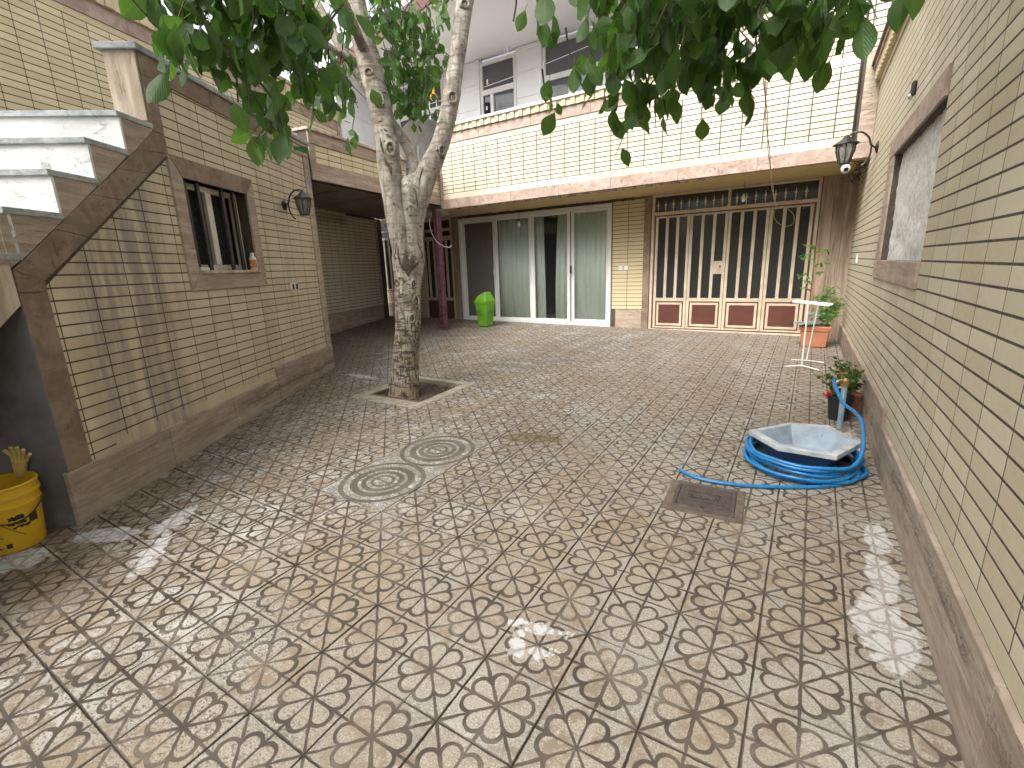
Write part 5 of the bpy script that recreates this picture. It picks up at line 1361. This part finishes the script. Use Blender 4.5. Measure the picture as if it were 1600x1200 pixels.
# ------------------------------------------------------------------ small things under the overhang
def hangbulb(p, top, lab):
    p, top = Vector(p), Vector(top); e_ = empty('hanging_bulb', p, lab, 'light bulb', 'bare bulbs under the overhang')
    MB().tube([top, (top + p) / 2 + Vector((.004, 0, 0)), p + Vector((0, 0, .06))], .0035, 5).build('cord', 'wire', e_)
    MB().lathe(p, [(.017, .02), (.019, .06), (.008, .065)], 12).build('holder', 'black', e_, smooth=True)
    MB().lathe(p, [(0, -.10), (.022, -.09), (.033, -.06), (.030, -.03), (.016, .0), (.015, .02)], 14).build('glass_bulb', 'bulb', e_, smooth=True)
q = FL.P(-5.28, 0, .45); hangbulb((q.x, q.y, .86), (q.x, q.y, 1.149), 'bare bulb hanging on a cord before the sliding door')
q = FL.P(-1.20, 0, .45); hangbulb((q.x, q.y, .95), (q.x, q.y, 1.149), 'bare bulb hanging on a cord before the metal gate')
e_ = empty('security_camera', FU.P(.05, 1.14), 'white dome security camera under the overhang beside the right lantern', 'camera')
MB().lathe(FU.P(.06, 1.13, -.08), [(.0, -.015), (.055, -.01), (.06, .02), (.05, .03)], 18).build('mount', 'white_plastic', e_, smooth=True)
MB().lathe(FU.P(.06, 1.065, -.06), [(0, -.055), (.03, -.047), (.052, -.02), (.055, .01), (.045, .04), (.02, .055)], 18).build('body', 'white_plastic', e_, smooth=True)
MB().lathe(FU.P(.065, 1.05, -.012), [(.027, -.008), (.024, .010), (0, .013)], 14, axis=FU.o + Vector((0, 0, -.5))).build('lens', 'black', e_, smooth=True)
o = MB().tube([FU.P(.09, 1.34, .03), FU.P(.09, 2.2, .03), FU.P(.09, 3.9, .03)], .013, 8).build('conduit_pipe', 'black', smooth=True); tag(o, 'thin dark pipe running up the right end of the upper brick wall', 'pipe')
mb = MB()
for k in range(9):
    a_ = .12 + .14 * random.random(); p = [FU.P(a_ + random.gauss(0, .05), 1.15 - .05 * i + random.gauss(0, .015), -.05 - .13 * i + random.gauss(0, .03)) for i in range(5)]
    mb.tube(bez(p, 4), .004, 5)
o = mb.build('wire_tangle', 'wire', smooth=True); tag(o, 'tangle of old wires under the corner of the overhang', 'wires')
# hanging twisted rope from the tree to the gate
rp0, rp1 = ray_at(1185, -40, 2.9), FL.P(-.75, .74, .28)
mb = MB()
for s_ in (0, 1):
    pts = []
    for k in range(61):
        t = k / 60; p = rp0.lerp(rp1, t); p.z -= .28 * math.sin(math.pi * t) * .6
        a = t * 26 + s_ * math.pi; p += Vector((math.cos(a), .3 * math.sin(a), math.sin(a))) * .006
        pts.append(p)
    mb.tube(pts, .0035, 5)
lp_ = []
for k in range(26):
    a = 2 * math.pi * k / 25; lp_.append(rp1 + Vector((.11 + .14 * math.cos(a + 2.6), -.02, -.02 - .12 + .14 * math.sin(a + 2.2))))
mb.tube(lp_, .0035, 5); mb.tube([rp1, rp1 + Vector((.3, 0, .12)), rp1 + Vector((.36, 0, -.05))], .003, 5)
o = mb.build('rope', 'rope', smooth=True); tag(o, 'thin twisted rope hanging from the tree down to the gate top', 'rope')
# clotheslines across the upper balcony
for k, (z0_, z1_) in enumerate(((3.86, 3.95), (3.42, 3.66))):
    pts = []
    for i in range(20):
        t = i / 19; pts.append(FW.P(-7.6 + 4.2 * t, z0_ + (z1_ - z0_) * t - .07 * math.sin(math.pi * t), .55))
    o = MB().tube(pts, .006, 5).build('clothesline', 'string', smooth=True); tag(o, '%s of two pale clotheslines strung across the upstairs windows' % ('upper' if k == 0 else 'lower'), 'clothesline', 'clotheslines upstairs')
for k, (a_, h_) in enumerate(((-7.35, 3.92), (-7.28, 3.92), (-7.22, 3.94), (-6.72, 3.90), (-5.52, 4.0), (-5.45, 4.0), (-6.42, 3.50), (-5.95, 3.56))):
    o = MB().box(FW, a_, a_ + .022, h_ - .09, h_, .545, .565).build('clothes_peg', 'white_plastic'); tag(o, 'tiny white clothes peg upstairs, %s' % ('first of three left of the door window', 'middle one of three left of the door window', 'last of three left of the door window', 'on the upper line just left of the door window', 'left one of a pair between the two windows', 'right one of a pair between the two windows', 'on the lower line before the left of the door window', 'on the lower line before the right of the door window')[k], 'clothes peg', 'clothes pegs on the lines')

# satellite dish on the terrace over the carport
dc = Vector((-5.95, 7.0, 2.17))
e_ = empty('satellite_dish', dc - Vector((0, 0, .5)), 'grey satellite dish on the terrace seen between the tree stems', 'satellite dish')
dax = Vector((.62, -.50, -.10)).normalized(); dax = Vector((.66, -.30, -.62)).normalized()
MB().lathe(dc, [(0, -.09), (.12, -.083), (.24, -.062), (.34, -.03), (.41, .0), (.415, .006), (.41, .010), (.34, -.02), (.24, -.052), (.12, -.073), (0, -.08)], 36, axis=dax).build('reflector', 'grey_metal', e_, smooth=True)
MB().tube([dc - dax * .1, dc - dax * .18 + Vector((0, 0, -.1)), Vector((dc.x - .12, dc.y + .05, 1.42))], .022, 8).build('mast', 'grey_metal', e_, smooth=True)
MB().tube([dc + Vector((0, 0, -.36)), dc + dax * .42 + Vector((0, 0, -.18))], .010, 6).build('feed_arm', 'grey_metal', e_)
MB().lathe(dc + dax * .42 + Vector((0, 0, -.18)), [(.03, -.03), (.035, .04), (.02, .05)], 10, axis=-dax).build('receiver', 'white_plastic', e_, smooth=True)
# tall green tinsel decoration on the terrace
gx = Vector((-6.62, 8.25, 1.5))
e_ = empty('garland_stand', gx, 'green foil garland pole with a yellow top on the terrace', 'garland')
mb = MB()
for k in range(260):
    t = random.random(); a = random.uniform(0, 6.28); p = gx + Vector((math.cos(a) * .10, math.sin(a) * .10, .4 + 1.3 * t)); s_ = random.uniform(.012, .04); q_ = Vector((random.gauss(0, 1), random.gauss(0, 1), random.gauss(0, 1))).normalized() * s_
    mb.add([p, p + q_, p + q_.cross(Vector((0, 0, 1))) * .7 + q_ * .3], [(0, 1, 2)])
o = mb.build('foil', 'green_lights', e_); tag(o, kind='stuff')
for dx in (-.09, .09): MB().tube([gx + Vector((dx, 0, 0)), gx + Vector((dx, 0, 1.75))], .008, 6).build('pole', 'white_metal', e_)
MB().lathe(gx + Vector((.03, 0, 1.76)), [(.06, 0), (.085, .06), (.03, .12), (.028, .24), (.0, .25)], 10).build('top', 'yellow_plastic', e_, smooth=True)
e_ = empty('laundry', Vector((-7.1, 7.7, 1.45)), 'pale cloths hung to dry at the terrace edge left of the dish', 'laundry')
for k in range(3):
    mb = MB(); 
    for i in range(7):
        for j in range(7): mb.v.append(Vector((-7.25 + k * .13 + i * .02, 7.6 + .02 * math.sin(i * 2 + k), 1.62 + j * .09 + .02 * noise.noise(Vector((i, j, k))))))
    for i in range(6):
        for j in range(6): a = i * 7 + j; mb.f.append((a, a + 7, a + 8, a + 1))
    mb.build('cloth', ('white_plastic', 'pink', 'white_wall')[k] if k != 1 else 'white_soffit', e_, smooth=True)

# ------------------------------------------------------------------ inspection cover
mh = empty('manhole_cover', grd(-.395, 2.89)); tag(mh, 'rectangular iron cover with raised script set in cement beside the hose end', 'manhole cover')
mo = grd(-.395, 2.89); m1 = Matrix.Rotation(R(3), 3, 'Z')
def mq(x0, x1, y0, y1, z0_, z1_): return MB().hexa([(lambda v: Vector((v.x, v.y, fz(v.x, v.y) + z)))(mo + m1 @ Vector((x, y, 0))) for z in (z0_, z1_) for x, y in ((x0, y0), (x1, y0), (x1, y1), (x0, y1))])
mq(-.222, .222, -.205, .195, -.01, .005).build('cement_collar', 'cement_dark', mh, bevel=.003)
for a in ((-.175, .175, -.165, -.140), (-.175, .175, .140, .165), (-.175, -.152, -.1395, .1395), (.152, .175, -.1395, .1395)): mq(*a, 0, .013).build('frame', 'iron', mh, bevel=.003)
mq(-.148, .148, -.136, .136, 0, .010).build('cover', 'iron', mh, bevel=.003)
for a in ((-.105, .105, -.062, -.054), (-.105, .105, .054, .062), (-.105, -.097, -.054, .054), (.097, .105, -.054, .054)): mq(*a, .010, .0145).build('raised_border', 'iron', mh)
def mp(x, y, z=.0125): v = mo + m1 @ Vector((x, y, 0)); return Vector((v.x, v.y, fz(v.x, v.y) + z))
for pts in ([(.08, .03), (.078, -.02)], [(.062, .012), (.055, -.018), (.03, -.022), (.02, .004)], [(.042, -.036), (.044, -.037)], [(.012, .0), (.006, -.02), (-.012, -.022), (-.018, .004), (-.026, -.02), (-.045, -.02)],
            [(-.03, .02), (-.028, .021)], [(-.052, .0), (-.05, -.02), (-.066, -.024), (-.076, .0), (-.072, .03)], [(-.084, .034), (-.084, -.02)]):
    MB().tube([mp(*q) for q in pts], .0032, 5).build('script', 'iron', mh)
MB().lathe(mp(0, -.12, .010), [(.012, 0), (.012, .002), (.007, .003), (.006, -.004), (0, -.004)], 12).build('key_hole', 'black', mh)

# ------------------------------------------------------------------ basin, hose, tap
bs = empty('wash_basin', grd(.11, 3.75)); tag(bs, 'six-sided worn white basin with blue sides lying in the coiled hose', 'basin')
bo = Vector((.11, 3.75, -1.225))
hexo = [Vector(p) for p in ((-.30, .03), (-.155, -.185), (.22, -.285), (.375, -.03), (.235, .22), (-.13, .25))]
hexo = [Vector(p) for p in ((-.347, -.032), (-.15, -.292), (.18, -.315), (.327, .003), (.16, .33), (-.10, .28))]
def hx(sx, z, dx=0, dy=0): return [bo + Vector((p.x * sx + dx, p.y * sx + dy, z)) for p in hexo]
def loft(rings, cap0=False, cap1=False):
    mb = MB(); n_ = len(rings[0]); mb.v = [v for r_ in rings for v in r_]
    for i in range(len(rings) - 1):
        for k in range(n_): mb.f.append((i * n_ + k, i * n_ + (k + 1) % n_, (i + 1) * n_ + (k + 1) % n_, (i + 1) * n_ + k))
    if cap0: mb.f.append(tuple(range(n_))[::-1])
    if cap1: mb.f.append(tuple((len(rings) - 1) * n_ + k for k in range(n_)))
    return mb
loft([hx(.97, -.035), hx(1, -.03), hx(1, 0), hx(.985, .004), hx(.84, .004), hx(.83, -.002)]).build('rim', 'basin_white', bs, bevel=.0015)
loft([hx(.83, -.001), hx(.62, -.12), hx(.55, -.135)], cap1=True).build('bowl', 'basin_inside', bs)
loft([hx(.94, -.034), hx(.82, -.08), hx(.68, -.14), hx(.62, -.187)], cap1=True).build('outer_shell', 'blue_paint', bs)
# hose
hp = []
gc = Vector((.105, 3.70))
def hpnt(x, y, z=.013): return Vector((x, y, fz(x, y) + z))
hp += [hpnt(-.608, 3.21), hpnt(-.53, 3.16), hpnt(-.42, 3.13), hpnt(-.22, 3.155), hpnt(0, 3.235), hpnt(.22, 3.35), hpnt(.36, 3.47)]
turns = 7
for k in range(turns * 14):
    a = -math.pi * .08 + 2 * math.pi * k / 14; t = k / (turns * 14)
    rx_ = .345 + .012 * math.sin(k * 1.9) - .015 * (t > .5); ry_ = .345 + .014 * math.sin(k * 1.3 + 1) - .02 * (t > .5)
    lay = .013 + .021 * (k // 14) * .85 + .004 * math.sin(k * 2.3)
    ox = .02 * math.sin(k // 14 * 2.1); oy = .02 * math.cos(k // 14 * 1.7)
    x, y = gc.x + .0 + ox + (rx_ * math.cos(a)), gc.y + oy + ry_ * math.sin(a)
    x = min(x, .475)
    hp.append(hpnt(x, y, lay))
hp += [Vector((.43, 3.60, -1.26)), Vector((.445, 3.78, -1.17)), Vector((.44, 3.95, -1.12)), Vector((.41, 4.13, -1.11)), Vector((.355, 4.30, -1.10)), Vector((.315, 4.45, -1.04)), Vector((.298, 4.535, -1.0)), Vector((.30, 4.55, -.955))]
o = MB().tube(bez(hp, 5), .0125, 10).build('garden_hose', 'hose', smooth=True); tag(o, 'blue garden hose coiled round the basin with its end on the tiles', 'hose')
tp = empty('garden_tap', grd(.375, 4.585)); tag(tp, 'brass tap on a faded blue standpipe by the right wall', 'tap')
tb = Vector((.375, 4.585, 0)); zt = -1.03
MB().tube([Vector((.375, 4.585, fz(.375, 4.585) - .02)), Vector((.372, 4.585, zt))], .021, 12).build('standpipe', 'pipe_blue', tp, smooth=True)
MB().lathe(Vector((.372, 4.585, zt)), [(.026, 0), (.03, .02), (.028, .05), (.012, .065)], 12).build('elbow', 'brass', tp, smooth=True)
MB().tube(bez([Vector((.372, 4.585, zt + .035)), Vector((.34, 4.57, zt + .045)), Vector((.31, 4.555, zt + .03)), Vector((.302, 4.55, zt + .06 - .06))], 5), .016, 10).build('spout', 'brass', tp, smooth=True)
MB().tube([Vector((.345, 4.572, zt + .05)), Vector((.345, 4.572, zt + .105))], .008, 8).build('spindle', 'brass', tp)
MB().tube([Vector((.31, 4.555, zt + .105)), Vector((.38, 4.59, zt + .108))], .0075, 8).build('handle', 'brass', tp)
MB().tube([Vector((.365, 4.583, zt - .01)), Vector((.30, 4.552, zt - .012))], .006, 6).build('brace', 'white_metal', tp)

# ------------------------------------------------------------------ plants
def pot(c, r0, r1, h, mat, par, seg=20, sq=False):
    if sq:
        mb = MB()
        def sqr(r_, z, rim=0): return [c + Vector((x, y, z)) for x, y in ((-r_, -r_ * .72), (r_, -r_ * .72), (r_, r_ * .72), (-r_, r_ * .72))]
        MB().hexa(sqr(r0, 0) + sqr(r1, h)).build('planter_box', mat, par, bevel=.012)
        MB().hexa(sqr(r1 + .006, h - .07) + sqr(r1 + .02, h - .0)).build('rim', mat, par, bevel=.006)
        MB().hexa([p for p in sqr(r1 - .01, h + .001)] + [p for p in sqr(r1 - .012, h + .008)]).build('soil', 'soil', par)
    else:
        MB().lathe(c, [(r0, 0), (r1 * .97, h * .86), (r1 * 1.06, h * .86), (r1 * 1.08, h), (r1 * .98, h), (r1 * .95, h * .93)], seg).build('pot', mat, par, smooth=True)
        MB().lathe(c, [(r1 * .95, h * .90), (0, h * .92)], seg).build('soil', 'soil', par)
def foliage(par, mat, pts, s_, name='leaf', droop=-10, lm=None):
    me = lm or leaf_mesh(.05, .028, mat, .1, .2)[0]
    for p in pts:
        o = D.objects.new(name, me); place(o, leaf_mtx(p, s_ * random.uniform(.7, 1.2), droop), par)
pl = empty('planter', grd(.215, 8.15)); tag(pl, 'terracotta plastic planter box standing by the brown pillar', 'planter')
pcn = grd(.215, 8.15)
pot(pcn, .155, .185, .30, 'terracotta', pl, sq=True)
tom = empty('tomato_plant', pcn + Vector((-.08, 0, .3))); tag(tom, 'tall thin tomato plant tied to a cane in the terracotta planter', 'plant')
base = pcn + Vector((-.08, .0, .30))
MB().tube([base, base + Vector((.01, .02, .5)), base + Vector((.0, .03, 1.08))], .008, 6).build('cane', 'terracotta', tom, smooth=True)
fm = leaf_mesh(.055, .030, 'leaf_fern', .15, .2)[0]
stem = bez([base + Vector((.03, 0, 0)), base + Vector((.02, .02, .4)), base + Vector((-.02, .03, .8)), base + Vector((-.04, .02, 1.1))], 6)
MB().tube(stem, .005, 5).build('stem', 'leaf_fern', tom, smooth=True)
for k, z_ in enumerate((.42, .50, .70, .74, .92, .98, 1.05, 1.10, .60, .85)):
    b0 = base + Vector((-.01, .02, z_)); an = random.uniform(2.2, 4.4) if k % 3 else random.uniform(-1, 1); tip = b0 + Vector((math.cos(an) * .17, math.sin(an) * .12, random.uniform(-.02, .05)))
    MB().tube([b0, (b0 + tip) / 2 + Vector((0, 0, .02)), tip], .0025, 4).build('leaf_stalk', 'leaf_fern', tom)
    foliage(tom, 'leaf_fern', [b0.lerp(tip, q_) for q_ in (.35, .5, .62, .75, .88, 1)], 1.25, droop=-15, lm=fm)
br2 = empty('bushy_plant', pcn + Vector((.1, .02, .3))); tag(br2, 'feathery light green bush filling the right of the terracotta planter', 'plant')
mb = MB(); mf = leaf_mesh(.04, .014, 'leaf_fern', .15, .1)
for k in range(16):
    b0 = pcn + Vector((.02 + .12 * random.random(), random.uniform(-.06, .06), .30)); tip = b0 + Vector((random.gauss(.10, .09), random.gauss(0, .08), random.uniform(.15, .62) * (1 if k % 3 else .9)))
    mid = (b0 + tip) / 2 + Vector((0, 0, .05)); c = bez([b0, mid, tip], 5)
    MB().tube(c, .003, 4).build('stem', 'leaf_fern', br2)
    for q_ in c[2:]:
        for _ in range(4):
            m_ = leaf_mtx(q_ + Vector((random.gauss(0, .02), random.gauss(0, .02), random.gauss(0, .02))), random.uniform(.8, 1.5), 5)
            mb.add([m_ @ Vector(v) for v in mf[1]], mf[2])
o = mb.build('fine_leaves', 'leaf_fern', br2); tag(o, kind='stuff')
cab = empty('cabbage_plant', pcn + Vector((-.13, -.08, .3))); tag(cab, 'blue-green cabbage leaves spilling over the left of the planter', 'plant')
cm = leaf_mesh(.13, .11, 'leaf_blue', .25, .15)[0]
for k in range(9):
    an = R(150 + k * 34); p = pcn + Vector((-.11, -.07, .32 + .015 * k)); d = Vector((math.cos(an), math.sin(an) * .8, random.uniform(-.15, .5))).normalized(); nz = Vector((0, 0, 1)); x = d.cross(nz).normalized(); nn_ = x.cross(d); s_ = random.uniform(.85, 1.15); p = p + d * .04
    o = D.objects.new('leaf', cm); place(o, Matrix(((x.x * s_, d.x * s_, nn_.x * s_, p.x), (x.y * s_, d.y * s_, nn_.y * s_, p.y), (x.z * s_, d.z * s_, nn_.z * s_, p.z), (0, 0, 0, 1))), cab)
p2 = empty('flower_pot', grd(.375, 4.83)); tag(p2, 'black plastic pot with pink flowers and dark green leaves behind the tap', 'flower pot')
pot(grd(.375, 4.83), .075, .095, .21, 'black_pot', p2)
mb_l = leaf_mesh(.036, .024, 'leaf_dark', .1, .25)[0]
pts = []
for k in range(12):
    b0 = grd(.375, 4.83, .2) + Vector((random.gauss(0, .03), random.gauss(0, .03), 0)); tip = b0 + Vector((random.gauss(.0, .085), random.gauss(0, .07), random.uniform(.08, .26))); c = bez([b0, (b0 + tip) / 2 + Vector((0, 0, .02)), tip], 4)
    MB().tube(c, .0028, 4).build('stem', 'twig', p2)
    pts += [q_ + Vector((random.gauss(0, .012), random.gauss(0, .012), random.gauss(0, .01))) for q_ in c[2:] for _ in range(2)]
foliage(p2, 'leaf_dark', pts, 1.2, droop=15, lm=mb_l)
for q_ in ((-.085, -.05, .235), (-.10, -.03, .205)):
    mb = MB(); c = grd(.375, 4.83) + Vector(q_)
    for k in range(16): m_ = leaf_mtx(c + Vector((random.gauss(0, .008), random.gauss(0, .008), random.gauss(0, .008))), .75, 10); mb.add([m_ @ Vector(v) for v in mf[1]], mf[2])
    mb.build('flower', 'pink', p2)
p3 = empty('clay_pot', grd(.45, 5.02)); tag(p3, 'terracotta pot with a leafy shrub touching the right wall behind the black pot', 'flower pot')
pot(grd(.45, 5.02), .07, .095, .19, 'terracotta', p3)
pts = []
for k in range(12):
    b0 = grd(.45, 5.02, .18); tip = b0 + Vector((random.gauss(-.02, .08), random.gauss(0, .09), random.uniform(.1, .30))); c = bez([b0, (b0 + tip) / 2 + Vector((0, 0, .02)), tip], 4)
    MB().tube(c, .0028, 4).build('stem', 'twig', p3)
    pts += [q_ + Vector((random.gauss(0, .012), random.gauss(0, .012), random.gauss(0, .01))) for q_ in c[2:] for _ in range(2)]
foliage(p3, 'leaf_dark', pts, 1.2, droop=15, lm=mb_l)

# ------------------------------------------------------------------ drying rack stand
rk = empty('drying_rack', grd(.10, 6.88)); tag(rk, 'slender white wire stand with a small grid top before the planter', 'rack')
rc_ = grd(.12, 6.78)
zt = -.54
rot_ = Matrix.Rotation(R(-8), 3, 'Z')
def rp(x, y, z): v = rot_ @ Vector((x, y, 0)); return Vector((.12 + v.x, 6.78 + v.y, z + .0))
gx0, gx1, gy0, gy1 = -.20, .20, -.13, .17
def tz(x, y): return zt - .02 * (x / .2)
for y_ in (gy0, 0.02, gy1): MB().tube([rp(gx0, y_, tz(gx0, y_)), rp(gx1, y_, tz(gx1, y_))], .007, 6).build('rail', 'white_metal', rk)
for k in range(7): x_ = gx0 + (gx1 - gx0) * k / 6; MB().tube([rp(x_, gy0, tz(x_, 0)), rp(x_, gy1, tz(x_, 0))], .0055, 6).build('cross_wire', 'white_metal', rk)
for k in range(2): y_ = gy0 + .075 + k * .15; MB().tube([rp(gx0, y_, tz(gx0, 0)), rp(gx1, y_, tz(gx1, 0))], .0035, 5).build('cross_wire', 'white_metal', rk)
for x_, y_ in ((gx0, gy0), (gx1, gy0), (gx0, gy1), (gx1, gy1)): MB().lathe(rp(x_, y_, tz(x_, 0)), [(0, -.012), (.012, 0), (0, .012)], 8).build('end_cap', 'black', rk)
zg = fz(.12, 6.72)
MB().tube([rp(-.02, gy0, zt), rp(-.02, gy0 + .02, zg + .02)], .010, 8).build('leg', 'white_metal', rk)
MB().tube([rp(.05, gy1, zt), rp(-.02, gy1 + .08, zg + .03)], .008, 8).build('leg', 'white_metal', rk)
MB().tube([rp(-.19, gy0 - .03, zg + .012), rp(-.02, gy0 + .02, zg + .035), rp(.17, gy0 - .06, zg + .012)], .008, 6).build('foot', 'white_metal', rk)
MB().tube([rp(-.19, gy1 + .12, zg + .02), rp(-.02, gy1 + .08, zg + .035), rp(.17, gy1 + .1, zg + .02)], .007, 6).build('foot', 'white_metal', rk)

# ------------------------------------------------------------------ yellow bucket with gloves
bk = empty('paint_bucket', grd(-3.78, .60)); tag(bk, 'yellow plastic paint bucket with worn black print by the stairs', 'bucket')
kc = grd(-3.80, .62)
MB().lathe(kc, [(.125, 0), (.130, .01), (.150, .26), (.158, .262), (.158, .275), (.152, .277), (.154, .315), (.162, .318), (.162, .332), (.155, .335), (.157, .372), (.164, .378), (.160, .386), (.150, .384), (.146, .30), (.122, .02), (0, .015)], 48).build('pail', 'yellow', bk, smooth=True)
pts = [kc + Vector((math.cos(R(a)) * .168, math.sin(R(a)) * .168, .285 - .10 * math.sin(R((a + 95) * 1.0)) ** 2)) for a in range(-95, 86, 8)]
MB().tube(pts, .004, 6).build('handle', 'black_print', bk, smooth=True)
def decal(a0, a1, z0_, z1_, mat, name='print', jag=0):
    mb = MB(); n_ = 8
    for k in range(n_ + 1):
        a = R(a0 + (a1 - a0) * k / n_)
        for q_, z in enumerate((z0_, z1_)):
            zz = z + (random.uniform(-jag, jag) if jag else 0); r_ = .1305 + (zz - .01) * .08 + .0012
            mb.v.append(kc + Vector((math.cos(a) * r_, math.sin(a) * r_, zz)))
    for k in range(n_): mb.f.append((2 * k, 2 * k + 2, 2 * k + 3, 2 * k + 1))
    mb.build(name, mat, bk)
for a in ((-52, -38, .185, .215), (-50, -34, .165, .180), (-12, 14, .19, .215), (-14, 16, .165, .18), (-8, 22, .142, .152), (-70, -50, .12, .15), (-72, -46, .095, .11), (-60, -44, .07, .078), (22, 40, .15, .2), (-88, -74, .13, .16), (-36, -26, .10, .105)): decal(*a, 'black_print', jag=.005)
decal(-27, -17, .035, .062, 'black_print')
decal(-44, -34, .035, .045, 'black_print', jag=.003)
pts = []
for k in range(12):
    a = R(-30 + k * 3.6); z = .22 - .13 * (k / 11) ** .7; r_ = .1305 + (z - .01) * .08 + .002; pts.append(kc + Vector((math.cos(a) * r_, math.sin(a) * r_, z)))
MB().tube(pts, .002, 4).build('print', 'black_print', bk)
gv = empty('rubber_glove', kc + Vector((-.08, .05, .38))); tag(gv, 'old yellow rubber glove standing up behind the paint bucket rim', 'glove')
g0 = kc + Vector((-.10, .115, .36)); gd = Vector((.10, .02, .30)).normalized()
gs = gd.cross(Vector((.69, -.7, 0))).normalized()
mb = MB().tube([g0, g0 + gd * .06, g0 + gd * .12], [.024, .030, .036], 12); mb.build('cuff', 'glove', gv, smooth=True)
for k in range(5):
    s_ = (k - 2) * .016; L_ = (.06, .085, .09, .08, .055)[k]
    b0 = g0 + gd * .115 + gs * s_; MB().tube(bez([b0, b0 + gd * L_ * .5 + gs * s_ * .35, b0 + gd * L_ + gs * s_ * .9 + Vector((.01, -.01, 0))], 4), .0095, 8).build('finger', 'glove', gv, smooth=True)

# ------------------------------------------------------------------ lift everything so the paving lies near zero
for o in list(sc.objects):
    if o.parent is None and o is not cam and o.type != 'LIGHT': o.location.z += ZO
print('objects', len(sc.objects))
